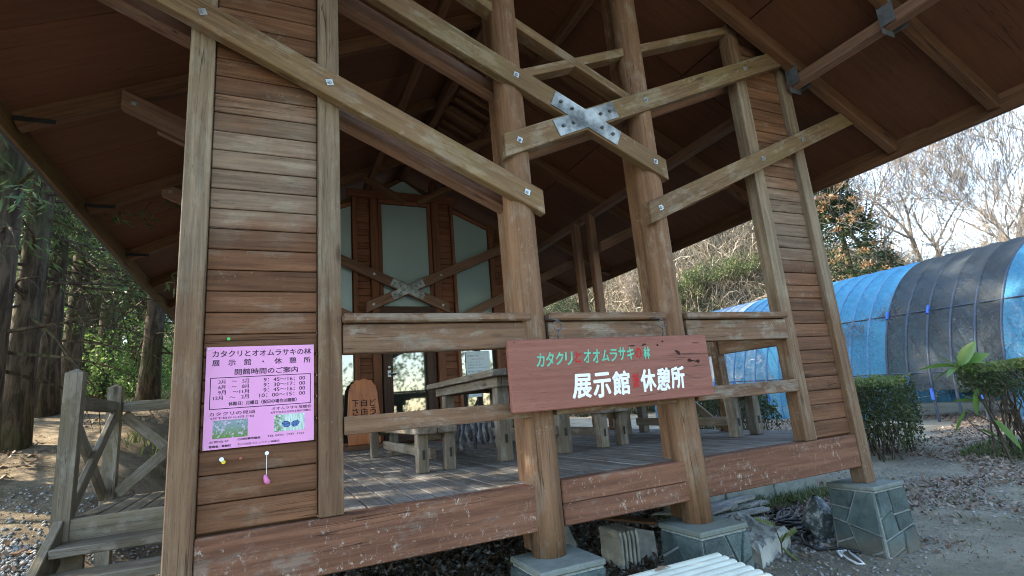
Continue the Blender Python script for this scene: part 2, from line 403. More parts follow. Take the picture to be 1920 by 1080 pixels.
def netmat(name, c, alpha, mesh_scale=None):
    M = Mat(name); p = M.pos()
    n1 = M.noise(p, 5.0, 5, .65); n2 = M.noise(p, 60, 3, .7)
    M.base(M.mix(M.step(n1, .3, .7), [x*.88 for x in c], [min(1,x*1.1) for x in c]), .6, .25)
    tl = M.n('ShaderNodeBsdfTranslucent'); tl.inputs[0].default_value = tuple(c)+(1,)
    m1 = M.n('ShaderNodeMixShader'); m1.inputs[0].default_value = .35; M.l(M.b.outputs[0], m1.inputs[1]); M.l(tl.outputs[0], m1.inputs[2])
    tr = M.n('ShaderNodeBsdfTransparent')
    m2 = M.n('ShaderNodeMixShader')
    # woven threads seen edge-on close up, so grazing views are denser
    lw = M.n('ShaderNodeLayerWeight'); lw.inputs[0].default_value = .35
    f = M.math('ADD', M.math('MULTIPLY', lw.outputs['Facing'], .5), alpha)
    n3 = M.noise(p, 17, 4, .7)
    f = M.math('ADD', f, M.math('MULTIPLY', M.math('SUBTRACT', n3, .5), .6))
    f = M.math('ADD', f, M.math('MULTIPLY', M.math('SUBTRACT', n2, .5), .9), True)
    M.l(f, m2.inputs[0]); M.l(tr.outputs[0], m2.inputs[1]); M.l(m1.outputs[0], m2.inputs[2]); M.l(m2.outputs[0], M.out.inputs[0])
    return M.m
NETB = netmat('blue_net', (0.07,0.36,0.58), .52)
NETD = netmat('dark_shade_net', (0.055,0.068,0.074), .72)
NETW = netmat('pale_net', (0.42,0.5,0.56), .5)
CLIP = plain('blue_clip', (0.04,0.16,0.62), .4)
HOOPB = plain('blue_grey_hoop', (0.07,0.2,0.35), .5, .4, .2)
PIPE = plain('dark_pipe', (0.05,0.07,0.1), .5, .4, .3)
RAGA = plain('grey_rag', (0.33,0.33,0.35), .9, .1, 0, .5, 30)
RAGB = plain('dark_rag', (0.1,0.1,0.11), .9, .1, 0, .5, 30)
REDBOX = plain('red_plastic', (0.35,0.035,0.02), .45)
PLASTIC_WH = plain('white_plastic', (0.75,0.77,0.78), .35, .5, 0, .08)

# ---------------------------------------------------------------- terrain
def sm(a, b, x):
    t = min(1.0, max(0.0, (x-a)/(b-a))); return t*t*(3-2*t)
LY = [(-500,-.88),(0.9,-.88),(2.0,-.74),(3.0,-.44),(5.8,.36),(8.7,.92),(16,1.5),(36,3.0),(120,9.0),(900,12)]
GN = Vector((0.92, 0.39)); GT = Vector((-0.39, 0.92))          # across and along the net tunnel
def gz(x, y):
    z = -.88
    for (a, za), (b, zb) in zip(LY, LY[1:]):
        if a <= y <= b: zl = za + (zb-za)*(y-a)/(b-a); break
    else: zl = -.88
    z += (zl + .88) * sm(-.5, -1.7, x)
    no = GN.x*x + GN.y*y; s = GT.x*x + GT.y*y
    z += .28*sm(7, 13.5, no)
    no -= .5*min(10, max(0, y-4))
    z += (4.3 + 2.2*sm(-2, 1, s) + 6.5*sm(1, 10, s))*sm(18.8, 25.6, no)
    z += 4*sm(40, 160, no)
    d = math.hypot(x, y+2)
    z += .03*mnoise.noise(Vector((x*.9, y*.9, 0)))*sm(1.0, 2.5, max(abs(x-2)-2.2, abs(y-2.6)-2.4, 0)) + sm(12, 40, d)*.5*mnoise.noise(Vector((x*.13, y*.13, 3)))
    return z
def ground_mat():
    M = Mat('ground_soil'); p = M.pos(); z = M.n('ShaderNodeSeparateXYZ'); M.l(p, z.inputs[0])
    a = M.noise(p, 1.3, 6, .65); b = M.noise(p, 14, 6, .7); c3 = M.noise(p, 90, 3, .7)
    soil = M.mix(M.step(a, .35, .68), (0.26,0.235,0.175), (0.42,0.385,0.295))
    soil = M.mix(M.math('MULTIPLY', M.step(b, .45, .7), .6), soil, (0.27,0.24,0.2))
    moss = M.math('MULTIPLY', M.step(M.noise(p, .8, 5, .6), .48, .66), M.step(b, .35, .6))
    soil = M.mix(M.math('MULTIPLY', moss, .6), soil, (0.15,0.155,0.07))
    soil = M.mix(M.math('MULTIPLY', M.step(c3, .6, .72), .5), soil, (0.36,0.35,0.32))
    lf = M.math('SUBTRACT', 1.0, M.step(z.outputs[0], -1.4, -.5))
    path = M.mix(M.step(M.noise(p, 3, 6, .7), .35, .7), (0.19,0.15,0.1), (0.38,0.31,0.22))
    path = M.mix(M.math('MULTIPLY', M.step(b, .5, .7), .5), path, (0.09,0.07,0.045))
    soil = M.mix(lf, soil, path)
    hl = M.math('MULTIPLY', M.step(z.outputs[0], 11, 17), M.step(z.outputs[2], .2, 1.5))
    hill = M.mix(M.step(a, .3, .7), (0.06,0.052,0.036), (0.16,0.14,0.1))
    soil = M.mix(hl, soil, hill)
    gr = M.math('MULTIPLY', M.math('SUBTRACT', 1.0, M.step(z.outputs[1], 1.3, 3.2)), M.math('SUBTRACT', 1.0, M.step(z.outputs[0], -.6, .4)))
    grc = M.mix(M.step(M.vor(p, 28).outputs['Distance'], .1, .6), (0.2,0.21,0.21), (0.07,0.075,0.075))
    soil = M.mix(gr, soil, grc)
    d4 = M.noise(p, 38, 5, .75); soil = M.mix(M.math('MULTIPLY', M.step(d4, .5, .72), .55), soil, (0.065,0.055,0.04))
    soil = M.mix(M.math('MULTIPLY', M.step(d4, .47, .3), .5), soil, (0.33,0.3,0.25))
    M.bump(M.math('ADD', M.math('ADD', a, b), M.math('ADD', d4, M.math('MULTIPLY', c3, .5))), .9, .04)
    return M.base(soil, .95, .1)
def make_ground():
    t = np.linspace(-1, 1, 231); ax = np.sinh(t*5.0)/np.sinh(5.0)*600
    xs = ax + 3.0; ys = ax + 3.0
    V = [(x, y, gz(x, y)) for y in ys for x in xs]; n = len(xs)
    F = [(j*n+i, j*n+i+1, (j+1)*n+i+1, (j+1)*n+i) for j in range(n-1) for i in range(n-1)]
    me = bpy.data.meshes.new('ground'); me.from_pydata(V, [], F); me.materials.append(ground_mat())
    me.polygons.foreach_set('use_smooth', [True]*len(F)); me.update()
    tag(obj('ground', me), kind='structure')
make_ground()

# ---------------------------------------------------------------- the pavilion
XC = 2.03; G0 = -.88
SL = 0.5
def rz_(x): return 4.44 - SL*abs(x-XC)          # underside of the rafters
def sz_(x): return rz_(x) + .13                   # underside of the soffit panels
pav = thing('pavilion', (XC, 2.5, G0), 'brown weathered timber rest pavilion with wide overhanging gable roof and raised railed deck', 'pavilion')

# piers clad in slate
def split_poly(poly, rnd, depth):
    if depth == 0: return [poly]
    xs = [p[0] for p in poly]; ys = [p[1] for p in poly]
    cx = sum(xs)/len(xs); cy = sum(ys)/len(ys)
    wide = (max(xs)-min(xs)) > (max(ys)-min(ys))
    ang = (math.pi/2 if wide else 0) + rnd.uniform(-.5, .5)
    nx, ny = -math.sin(ang), math.cos(ang); o = rnd.uniform(-.04, .04)
    A, B = [], []
    n = len(poly)
    for i in range(n):
        p, q = poly[i], poly[(i+1) % n]
        dp = (p[0]-cx)*nx+(p[1]-cy)*ny-o; dq = (q[0]-cx)*nx+(q[1]-cy)*ny-o
        (A if dp >= 0 else B).append(p)
        if dp*dq < 0:
            t = dp/(dp-dq); m = (p[0]+(q[0]-p[0])*t, p[1]+(q[1]-p[1])*t); A.append(m); B.append(m)
    if len(A) < 3 or len(B) < 3: return [poly]
    return split_poly(A, rnd, depth-1) + split_poly(B, rnd, depth-1 if rnd.random() < .75 else max(0, depth-2))
def inset_poly(poly, d):
    n = len(poly); c = Vector((sum(p[0] for p in poly)/n, sum(p[1] for p in poly)/n))
    out = []
    for i in range(n):
        a, b, e = Vector(poly[i-1]), Vector(poly[i]), Vector(poly[(i+1) % n])
        u = (b-a); v = (e-b)
        if u.length < 1e-5 or v.length < 1e-5: continue
        u.normalize(); v.normalize()
        n1 = Vector((-u.y, u.x)); n2 = Vector((-v.y, v.x))
        m = n1+n2
        if m.length < .3: continue
        m = m/ max(.35, (1+n1.dot(n2))) 
        q = b + m*d
        out.append((q.x, q.y))
    return out
def pier(cx, cy, half, top, seed, bottom=-.97):
    rnd = random.Random(seed)
    g = Geo(); b = half+.02; t = half
    g.add([(cx-b,cy-b,bottom),(cx+b,cy-b,bottom),(cx+b,cy+b,bottom),(cx-b,cy+b,bottom),(cx-t,cy-t,top-.035),(cx+t,cy-t,top-.035),(cx+t,cy+t,top-.035),(cx-t,cy+t,top-.035)],
          [(0,3,2,1),(4,5,6,7),(0,1,5,4),(1,2,6,5),(2,3,7,6),(3,0,4,7)])
    pr = g.build('pier', GROUT, pav)
    cap = Geo(); e = half+.014; cap.box(cx-e, cx+e, cy-e, cy+e, top-.034, top)
    cap.build('pier_cap', CAPC, pr, bevel=.008)
    H = top-.04-bottom
    for face in range(4):
        # face frames: origin at bottom left seen from outside
        ang = face*math.pi/2                      # 0 front(-y) 1 right(+x) 2 back 3 left(-x)
        Rm = Matrix.Rotation(ang, 4, 'Z')
        for poly in split_poly([(-half-.006,0),(half+.006,0),(half+.006,H),(-half-.006,H)], rnd, 3):
            p = inset_poly(poly, .006)
            if len(p) < 3: continue
            th = rnd.uniform(.011, .02)
            gg = Geo()
            def yy(z): return -(b - (b-t)*(z/H))
            n = len(p)
            pi = inset_poly(p, .004)
            if len(pi) != n: pi = p
            vs = [(x, yy(z)+.004, bottom+z) for x, z in p] + [(x, yy(z)-th, bottom+z) for x, z in pi]
            gg.add(vs, [tuple(range(n, 2*n))] + [(i, (i+1) % n, (i+1) % n+n, i+n) for i in range(n)])
            M = Matrix.Translation((cx, cy, 0)) @ Rm
            gg.v = [tuple((M @ Vector(v))) for v in gg.v]
            gg.build('stone', STONE, pr)
    return pr
pier(1.48, -.03, .185, -.39, 11)
pier(2.585, 0.0, .185, -.39, 23)
pier(4.39, .065, .182, -.38, 37)
pier(-.34, .075, .215, -.38, 41)
for x, y in ((4.37, 2.34), (-.31, 2.34), (4.37, 5.3), (-.31, 5.3), (1.48, 5.3), (2.6, 5.3)):
    g = Geo(); g.box(x-.17, x+.17, y-.17, y+.17, -.97, -.3); g.build('rear_pier', CONC, pav, bevel=.01)

# posts
for x0, x1, zb in ((-.402,-.287,-.38),(4.312,4.432,-.38)):
    xm = (x0+x1)/2; beam('corner_post', pav, (xm, .0525, zb), (xm, .0525, sz_(xm)), .125, x1-x0, W_POST, up=(0,-1,0))
for x0, x1 in ((.232,.350),(3.732,3.858)):
    xm = (x0+x1)/2; beam('wall_post', pav, (xm, .058, .004), (xm, .058, sz_(xm)), .11, x1-x0, W_POST, up=(0,-1,0))
for i, x in enumerate((1.48, 2.6)):
    M, L, _ = axes((x, .05, -.39), (x, .05, sz_(x)), (0,-1,0))
    obj('log_post', log_mesh(L, .1, W_LOG, seed=5+i*7), pav, M)
    beam('backing_post', pav, (x+.005+.025*i, .215, -.39), (x+.005+.025*i, .215, sz_(x)-.1), .12, .12, W_LOG, up=(0,-1,0))
for y in (2.34, 3.4, 3.82, 5.28):
    for x in (4.37, -.33):
        beam('side_post', pav, (x, y, .002), (x, y, 3.14), .11, .11, W_STRUTB, up=(0,-1,0))
beam('side_rail_post', pav, (4.37, 1.35, .002), (4.37, 1.35, .95), .1, .1, W_RAIL, up=(0,-1,0))

# weatherboards of the two wings
rnd = random.Random(3)
for x0, x1 in ((-.285, .230), (3.86, 4.31)):
    z = .012; 
    while z < 3.5:
        h = .1045 if z > .15 else .12
        xa, xb = x0+.001, x1-.001
        ztop = z+h
        # trim at the sloping roof
        lim = sz_(xa), sz_(xb)
        if ztop > max(lim): break
        beam('siding_board', pav, (xa, .052+rnd.uniform(-.0015,.0015), z+h/2), (xb, .052+rnd.uniform(-.0015,.0015), z+h/2), h, .036, W_SIDE, bev=.004)
        z += h+.0045
    g = Geo(); g.box(x0+.002, x1-.002, .074, .09, .0, min(sz_(x0), sz_(x1))-.02); g.build('wall_lining', W_ROOF, pav)

# floor beams (front edge of the deck)
def fbeam(xa, xb, z0, z1): beam('floor_beam', pav, (xa, .06, (z0+z1)/2), (xb, .06, (z0+z1)/2), z1-z0, .12, W_RED, bev=.006)
fbeam(-.285, 1.415, -.25, 0)
fbeam(1.575, 2.53, -.128, 0); fbeam(1.575, 2.535, -.25, -.131)
fbeam(2.685, 4.31, -.25, 0)
for y in (1.55, 3.2, 4.9): beam('joist', pav, (-.4, y, -.15), (4.43, y, -.15), .2, .1, W_ROOF)
for x in (-.345, 4.405): beam('side_floor_beam', pav, (x, .125, -.15), (x, 5.4, -.15), .2, .1, W_RED)

# deck planks
x = -.395; i = 0
while x < 4.52:
    wd = .118
    y0 = .124 + (0 if -.285 < x < 4.3 else .0)
    if x < -.29 or x > 4.19: y0 = .125
    beam('deck_plank', pav, (x+wd/2, y0, -.0215+rnd.uniform(-.001,.0012)), (x+wd/2, 5.36, -.0215+rnd.uniform(-.001,.0012)), .04, wd, W_DECK, bev=.004)
    x += wd+.0085; i += 1

# railings of the front
for xa, xb, xc in ((.352, 1.452, 1.42), (1.578, 2.505, 2.51), (2.70, 3.732, 3.732)):
    beam('handrail', pav, (xa, .04, .976), (xb, .04, .976), .048, .19, W_RAIL, bev=.01)
    beam('rail_board', pav, (xa+.002, .02, .869), (xc, .02, .869), .155, .075, W_RAIL)
    beam('lower_rail', pav, (xa+.003, .012, .426), (xc, .012, .426), .092, .07, W_RAIL)
for ya, yb in ((.12, 1.298), (1.402, 2.284), (3.876, 5.22)):
    for x in (4.37,):
        beam('handrail', pav, (x, ya, .976), (x, yb, .976), .048, .16, W_RAIL, bev=.008)
        beam('rail_board', pav, (x, ya, .869), (x, yb, .869), .155, .06, W_RAIL)
        if 1 < ya < 3: beam('rail_brace', pav, (x-.02, ya+.02, .03), (x-.02, yb-.02, .62), .08, .03, W_GREY)

# bolt
def bolt_mesh(sq=.037):
    g = Geo(); g.box(-sq/2, sq/2, -.004, 0.001, -sq/2, sq/2)
    hexp = [(.0115*math.cos(k*math.pi/3+.3), .0115*math.sin(k*math.pi/3+.3)) for k in range(6)]
    g.prism(hexp, -.016, -.003)
    g.prism([(x*.5, z*.5) for x, z in hexp], -.022, -.015)
    return g.mesh('bolt', STEEL, fix=True)
BOLT = bolt_mesh(); 
def rivet_mesh():
    g = Geo(); hp = [(.0145*math.cos(k*math.pi/4), .012*math.sin(k*math.pi/4)) for k in range(8)]
    g.prism(hp, -.012, .0005); g.prism([(a*.6, b*.6) for a, b in hp], -.018, -.011); return g.mesh('bolt', STEELD, fix=True)
RIVET = rivet_mesh()
def bolt(parent, x, y, z, rot=0, me=None): return obj('bolt', me or BOLT, parent, Matrix.Translation((x, y, z)) @ Matrix.Rotation(rot, 4, 'Y'))

# scissor struts, in pairs in front of and behind the posts
L1 = lambda x: 2.62-.4565*(x+.35)               # lower left
L2 = lambda x: 2.39-.452*(x-2.02)               # upper left, falling right
L3 = lambda x: 2.39+.447*(x-2.02)               # upper right
L4 = lambda x: 1.77+.4545*(x-2.58)              # lower right
def strut(L, xa, xb, y, h, d, mat, bev=.005, vc=True):
    return beam('strut', pav, (xa, y, L(xa)), (xb, y, L(xb)), h, d, mat, up=(0,0,1), bev=bev, vcut=vc)
def truss_set(yf, mat, back, fronts=True):
    s1 = strut(L1, -1.03, 1.61, yf, .15, .07, mat); s4 = strut(L4, 2.475, 5.17, yf, .15, .07, mat)
    s2 = strut(L2, -.2, 2.70, yf, .15, .07, mat); s3 = strut(L3, 1.362, 4.36, yf-.0015, .15, .069, mat)
    yb = yf-.0365
    for s, L, xs in ((s1, L1, (-.345,.29,1.49)), (s4, L4, (2.575,3.77,4.35)), (s2, L2, (1.49,2.59,.29)), (s3, L3, (1.47,2.585,3.77))):
        for xx in xs: bolt(s, xx, yb, L(xx), random.Random(xx).uniform(-.4,.4))
    # cross shaped steel plate
    g = Geo(); a1 = math.atan(-.452); a2 = math.atan(.447); L_, hw = .285, .062
    def arm(a):
        c, s_ = math.cos(a), math.sin(a)
        return [(2.02+c*u-s_*v, 2.39+s_*u+c*v) for u, v in ((-L_,-hw),(L_,-hw),(L_,hw),(-L_,hw))]
    # one outline of the X
    d1 = Vector((math.cos(a2), math.sin(a2))); d2 = Vector((math.cos(a1), math.sin(a1)))
    n1 = Vector((-d1.y, d1.x)); n2 = Vector((-d2.y, d2.x)); c0 = Vector((2.02, 2.39))
    def isect(sa, sb):                              # edge of arm1 offset sa, arm2 offset sb
        A = Matrix(((n1.x, n1.y), (n2.x, n2.y))); r_ = A.inverted() @ Vector((sa*hw, sb*hw)); return c0+r_
    out = [isect(1,1), c0+d1*L_+n1*hw, c0+d1*L_-n1*hw, isect(-1,1), c0+d2*L_+n2*hw, c0+d2*L_-n2*hw, isect(-1,-1),
           c0-d1*L_-n1*hw, c0-d1*L_+n1*hw, isect(1,-1), c0-d2*L_-n2*hw, c0-d2*L_+n2*hw]
    c = (2.02, 2.39)
    out.sort(key=lambda p: math.atan2(p[1]-c[1], p[0]-c[0]))
    g.prism([tuple(p) for p in out][::-1], yb-.0065, yb-.0015)
    pl = g.build('cross_plate', PLATE, pav, fix=True)
    for d_ in (d1, d2, -d1, -d2):
        for u in (.13, .225):
            q = c0+d_*u; obj('bolt', RIVET, pl, Matrix.Translation((q.x, yb-.006, q.y)))
    if back:
        for L, xa, xb in ((L1, -1.0, 1.50), (L2, -.2, 1.50), (L3, 1.62, 4.3), (L4, 2.70, 5.1)):
            strut(L, xa, xb, back, .135, .1, W_STRUTB, bev=.032)
truss_set(-.039, W_STRUT, .205)
truss_set(5.30, W_STRUTB, None)
# upper scissors behind the posts
U2 = lambda x: 2.91-.46*(x-2.04); U3 = lambda x: 2.91+.42*(x-2.04)
strut(U2, .33, 2.56, .06, .07, .11, W_STRUT); strut(U3, 1.5, 3.735, .0615, .068, .108, W_STRUT)
# struts of the frames further in
for y in (1.5, 3.2):
    for L, xa, xb in ((L1, -1.03, -.3), (L4, 4.35, 5.17)):
        s = strut(L, xa, xb, y, .14, .07, W_STRUTB); 
        bolt(s, (-.95 if xa < 0 else 5.08), y-.0365, L(-.95 if xa < 0 else 5.08))
        strut(L, xa+.2, xb-(.2 if xa > 0 else 0), y+.18, .1, .06, W_STRUTB)

# roof
YF, YB = -1.95, 10.6
EX = 3.71                                          # half width at the eaves
roof = obj('roof', None, pav, Matrix.Translation((XC, 2, 4.6)))
th = math.hypot(1, SL)
for side in (-1, 1):
    n_ = 4; seg = (EX-.06)/n_
    ys = [YF+.02, -.93, -.1, .72, 1.55, 2.37, 3.2, 4.02, 4.88, 6.4, 8, 9.6, YB]
    for j in range(len(ys)-1):
        for k in range(2):
            ua, ub = .01+k*(EX-.03)/2, (k+1)*(EX-.03)/2-.0
            a = (XC+side*ua, (ys[j]+ys[j+1])/2, sz_(XC+side*ua)+.008); b = (XC+side*ub, (ys[j]+ys[j+1])/2, sz_(XC+side*ub)+.008)
            beam('soffit_panel', roof, a, b, .012, ys[j+1]-ys[j]-.006, W_SOFF, bev=.002)
    # roofing sheet above
    a = (XC+side*.0, (YF+YB)/2, sz_(XC)+.075); b = (XC+side*EX, (YF+YB)/2, sz_(XC+side*EX)+.075)
    beam('roof_sheet', roof, a, b, .05, YB-YF+.06, EAVE_METAL, bev=.004)
    # rafters
    for y in (YF+.08, -.93, -.1, 1.55, 3.2, 4.88, 6.4, 8.0, 9.6):
        a = (XC+side*.05, y, rz_(XC+side*.05)+.064); b = (XC+side*(EX-.04), y, rz_(XC+side*(EX-.04))+.064)
        beam('rafter', roof, a, b, .125, .085 if y != YF+.08 else .05, W_ROOF)
    # purlins
    xw = XC+side*2.40
    beam('purlin', roof, (xw, YF+.14, 3.165), (xw, 10, 3.165), .1, .1, W_ROOF if side < 0 else W_STRUTB)
    beam('ridge_purlin', roof, (XC+side*.62, YF+.14, rz_(XC+.62)-.045), (XC+side*.62, 5.38, rz_(XC+.62)-.045), .09, .09, W_ROOF)
    # eave board and metal edge
    xe = XC+side*(EX-.02)
    beam('eave_board', roof, (xe, YF, 2.66), (xe, YB, 2.66), .2, .028, W_EAVE if side < 0 else W_ROOF)
    beam('eave_edge', roof, (xe+side*.036, YF, 2.67), (xe+side*.036, YB, 2.67), .2, .035, EAVE_METAL)
    # steel hangers at the wall corner and at the outer rafter
    for y in (-.93, -.1):
        g = Geo(); g.box(xw-.075, xw+.075, y+.045, y+.053, 3.07, 3.29); g.box(xw-.085, xw-.077, y-.06, y+.052, 3.12, 3.3); g.box(xw+.077, xw+.085, y-.06, y+.052, 3.1, 3.26)
        h_ = g.build('hanger_bracket', BRACKET, roof)
        obj('bolt', RIVET, h_, Matrix.Translation((xw-.04, y+.045, 3.2)))
    for y in (1.55, 3.2, 4.88):
        g = Geo(); xx = XC+side*(EX-.16); g.box(xx-.12, xx+.12, y-.05, y-.045, 2.665, 2.70); g.build('rafter_shoe', BLACK, roof)
beam('ridge_beam', roof, (XC, YF+.1, 4.42), (XC, YB, 4.42), .16, .1, W_ROOF)
# louvred vent strips by the ridge
for k in range(13):
    y = 2.55+k*.19
    a = (XC+.12, y, rz_(XC+.12)+.03); b = (XC+.6, y, rz_(XC+.6)+.03)
    beam('vent_slat', roof, a, b, .022, .07, W_ROOF)
for y in (1.55, 3.2, 4.88):
    beam('collar_brace', roof, (XC-.75, y, rz_(XC-.75)+.02), (XC-.1, y, 3.72), .1, .07, W_ROOF)
    beam('collar_brace', roof, (XC+.75, y, rz_(XC+.75)+.02), (XC+.1, y, 3.72), .1, .07, W_ROOF)

# back wall with windows and the door
YW = 5.40
bw = obj('back_wall', None, pav, Matrix.Translation((XC, YW, 0)))
g = Geo(); g.prism([(-.4,-.02),(4.45,-.02),(4.45,3.2),(XC,4.4),(-.4,3.2)], YW+.07, YW+.12); g.build('wall_lining', W_ROOF, bw)
def wpost(x0, x1, z0, z1, y0=YW-.05, d=.1): beam('wall_stud', bw, ((x0+x1)/2, y0+d/2, z0), ((x0+x1)/2, y0+d/2, z1), d, x1-x0, W_INNER, up=(0,-1,0))
for x0, x1 in ((1.46,1.58),(2.49,2.61)): wpost(x0, x1, .003, sz_(x0)-.02, YW-.07, .12)
for x0, x1 in ((.43,.52),(1.185,1.255),(2.83,2.885),(3.525,3.63)): wpost(x0, x1, .003, sz_(x0)-.2)
for x0, x1 in ((-.39,.425),(1.258,1.456),(2.614,2.828),(3.634,4.44)):
    z = .006
    while z+.105 < min(sz_(x0), sz_(x1))-.02:
        beam('wall_board', bw, (x0, YW+.02, z+.0525), (x1, YW+.02, z+.0525), .105, .03, W_INNER, bev=.003); z += .11
def pane(name, poly, y, mat, frame=True):
    g = Geo(); g.prism(poly, y, y+.01); return g.build(name, mat, wn_, fix=True)
def frame_bars(pts, wdt, y):
    for p, q in zip(pts, pts[1:]+pts[:1]):
        beam('window_frame', wn_, (p[0], y, p[1]), (q[0], y, q[1]), wdt, .05, W_INNER, bev=.003)
for sgn in (-1, 1):
    xs = [XC+sgn*.862, XC+sgn*1.485]; x0, x1 = min(xs), max(xs)
    zt0, zt1 = (3.80, 3.53) if sgn > 0 else (3.53, 3.80)
    wn_ = obj('window', None, bw, Matrix.Translation(((x0+x1)/2, YW, 2)))
    pane('pane', [(x0,1.45),(x1,1.45),(x1,zt1),(x0,zt0)], YW+.01, FILM)
    pane('lower_pane', [(x0,.1),(x1,.1),(x1,1.40),(x0,1.40)], YW+.012, GLASS)
    beam('transom', wn_, (x0, YW-.01, 1.425), (x1, YW-.01, 1.425), .05, .06, W_INNER)
    beam('sill', wn_, (x0, YW-.01, .07), (x1, YW-.01, .07), .06, .08, W_INNER)
    beam('head', wn_, (x0, YW-.01, zt0+.03), (x1, YW-.01, zt1+.03), .06, .06, W_INNER)
wn_ = obj('window', None, bw, Matrix.Translation((XC, YW, 3)))
pane('pane', [(1.66,2.14),(2.43,2.14),(2.43,3.87),(1.66,3.87)], YW+.01, FILM)
for xa in (1.62, 2.455): beam('window_frame', wn_, (xa, YW-.005, 2.1), (xa, YW-.005, 3.93), .05, .06, W_INNER, up=(0,-1,0))
beam('head', wn_, (1.6, YW-.01, 3.92), (2.48, YW-.01, 3.92), .08, .06, W_INNER)
wn_ = obj('gable_window', None, bw, Matrix.Translation((XC, YW, 4.1)))
pane('pane', [(1.68,4.08),(2.38,4.08),(2.05,4.30),(2.01,4.30)], YW-.02, FILM)
beam('lintel', bw, (1.1, YW-.06, 4.0), (2.96, YW-.06, 4.0), .12, .1, W_INNER)
beam('lintel', bw, (1.582, YW-.02, 2.05), (2.488, YW-.02, 2.05), .14, .1, W_BROWNDOOR)
dr = obj('door', None, bw, Matrix.Translation((XC, YW, 1)))
for xa, wd in ((1.685,.15),(2.385,.15)): beam('door_stile', dr, (xa, YW-.0, .02), (xa, YW-.0, 1.97), .05, wd, W_BROWNDOOR, up=(0,-1,0))
beam('door_rail', dr, (1.762, YW, .12), (2.308, YW, .12), .19, .045, W_BROWNDOOR); beam('door_rail', dr, (1.762, YW, 1.91), (2.308, YW, 1.91), .1, .045, W_BROWNDOOR)
wn_ = dr
pane('pane', [(1.76,.2),(2.31,.2),(2.31,1.87),(1.76,1.87)], YW+.005, GLASS)
g = Geo(); g.tube([(1.70,YW-.03,1.07),(1.70,YW-.075,1.07),(1.83,YW-.08,1.06)], .011, 6); g.tube([(1.70,YW-.02,1.17),(1.70,YW-.04,1.17)], .02, 8); g.box(1.675,1.725,YW-.033,YW-.025,1.02,1.12)
g.build('handle', STEEL, dr)

# ---------------------------------------------------------------- side steps and landing
st = thing('wooden_steps', (-.78, 1.4, G0), 'grey weathered wooden steps and small landing with cross braced railing beside the left wall', 'steps')
x = -1.085
while x < -.48:
    beam('landing_plank', st, (x+.055, 1.45, -.02), (x+.055, 2.52, -.02), .04, .11, W_GREY); x += .118
beam('landing_beam', st, (-1.1, 1.425, -.075), (-.42, 1.425, -.075), .15, .05, W_GREY)
beam('landing_beam', st, (-1.1, 2.50, -.12), (-.42, 2.50, -.12), .15, .05, W_GREY)
for y, z0, z1 in ((1.43, -.86, .92), (2.46, -.75, .89)):
    g = Geo(); e = .047
    g.box(-e, e, -e, e, z0, z1-.03); g.add([(-e,-e,z1-.03),(e,-e,z1-.03),(e,e,z1-.03),(-e,e,z1-.03),(0,0,z1)], [(0,1,4),(1,2,4),(2,3,4),(3,0,4)])
    gm_ = g; gm_.v = [(z, x_, y_) for x_, y_, z in gm_.v]             # long axis to local x for the grain
    Mx = Matrix(((0,1,0,-1.13),(0,0,1,y),(1,0,0,0),(0,0,0,1)))
    gm_.build('post', W_GREY, st, Mx)
beam('handrail', st, (-1.12, 1.49, .70), (-1.12, 2.4, .70), .085, .05, W_GREY)
beam('handrail', st, (-1.07, 2.46, .70), (-.42, 2.46, .70), .085, .05, W_GREY)
beam('brace', st, (-1.115, 1.49, .03), (-1.115, 2.40, .64), .09, .035, W_GREY); beam('brace', st, (-1.15, 1.49, .64), (-1.15, 2.40, .03), .09, .034, W_GREY)
beam('brace', st, (-1.07, 2.445, .03), (-.42, 2.445, .62), .085, .03, W_GREY); beam('brace', st, (-1.07, 2.478, .64), (-.42, 2.478, .04), .085, .03, W_GREY)
for xs_ in (-1.135, -.44):
    M, L, _ = axes((xs_, 1.44, -.09), (xs_, .12, -.90), (0,0,1))
    obj('stringer', box_mesh(L, .05, .22, W_GREY), st, M)
for k in range(5):
    zt = -.125-.125*k; yc = 1.275-.24*k
    beam('tread', st, (-1.105, yc, zt-.025), (-.47, yc, zt-.025), .05, .26, W_GREY)
g = Geo(); g.box(-1.09,-1.0,1.38,1.42,-.4,-.15); g.build('cleat', W_GREY, st)

# ---------------------------------------------------------------- text
def text_geo(body, x0, x1, z0, z1, y, bold=0.0, shear=0.0, rot=0.0, keep=False, ox=None):
    c = bpy.data.curves.new('t', 'FONT'); c.body = body; c.size = 1; c.offset = bold; c.shear = shear; c.resolution_u = 3
    o = bpy.data.objects.new('t', c); COL.objects.link(o)
    dg = bpy.context.evaluated_depsgraph_get(); dg.update()
    me = bpy.data.meshes.new_from_object(o.evaluated_get(dg))
    bpy.data.objects.remove(o); bpy.data.curves.remove(c)
    V = [v.co.copy() for v in me.vertices]; F = [tuple(p.vertices) for p in me.polygons]; bpy.data.meshes.remove(me)
    g = Geo()
    if not V: return g
    ax0 = min(v.x for v in V); ax1 = max(v.x for v in V); ay0 = min(v.y for v in V); ay1 = max(v.y for v in V)
    sx = (x1-x0)/max(1e-6, ax1-ax0); sy = (z1-z0)/max(1e-6, ay1-ay0)
    if keep: sx = sy = min(sx, sy)
    cx, cz = (x0+x1)/2, (z0+z1)/2; ca, sa = math.cos(rot), math.sin(rot)
    P = []
    for v in V:
        u = (v.x-(ax0+ax1)/2)*sx; t = (v.y-(ay0+ay1)/2)*sy
        P.append((cx+u*ca-t*sa, y, cz+u*sa+t*ca))
    g.v = P; g.f = F; return g
def join(*gs):
    o = Geo()
    for g in gs: o.add(g.v, g.f)
    return o

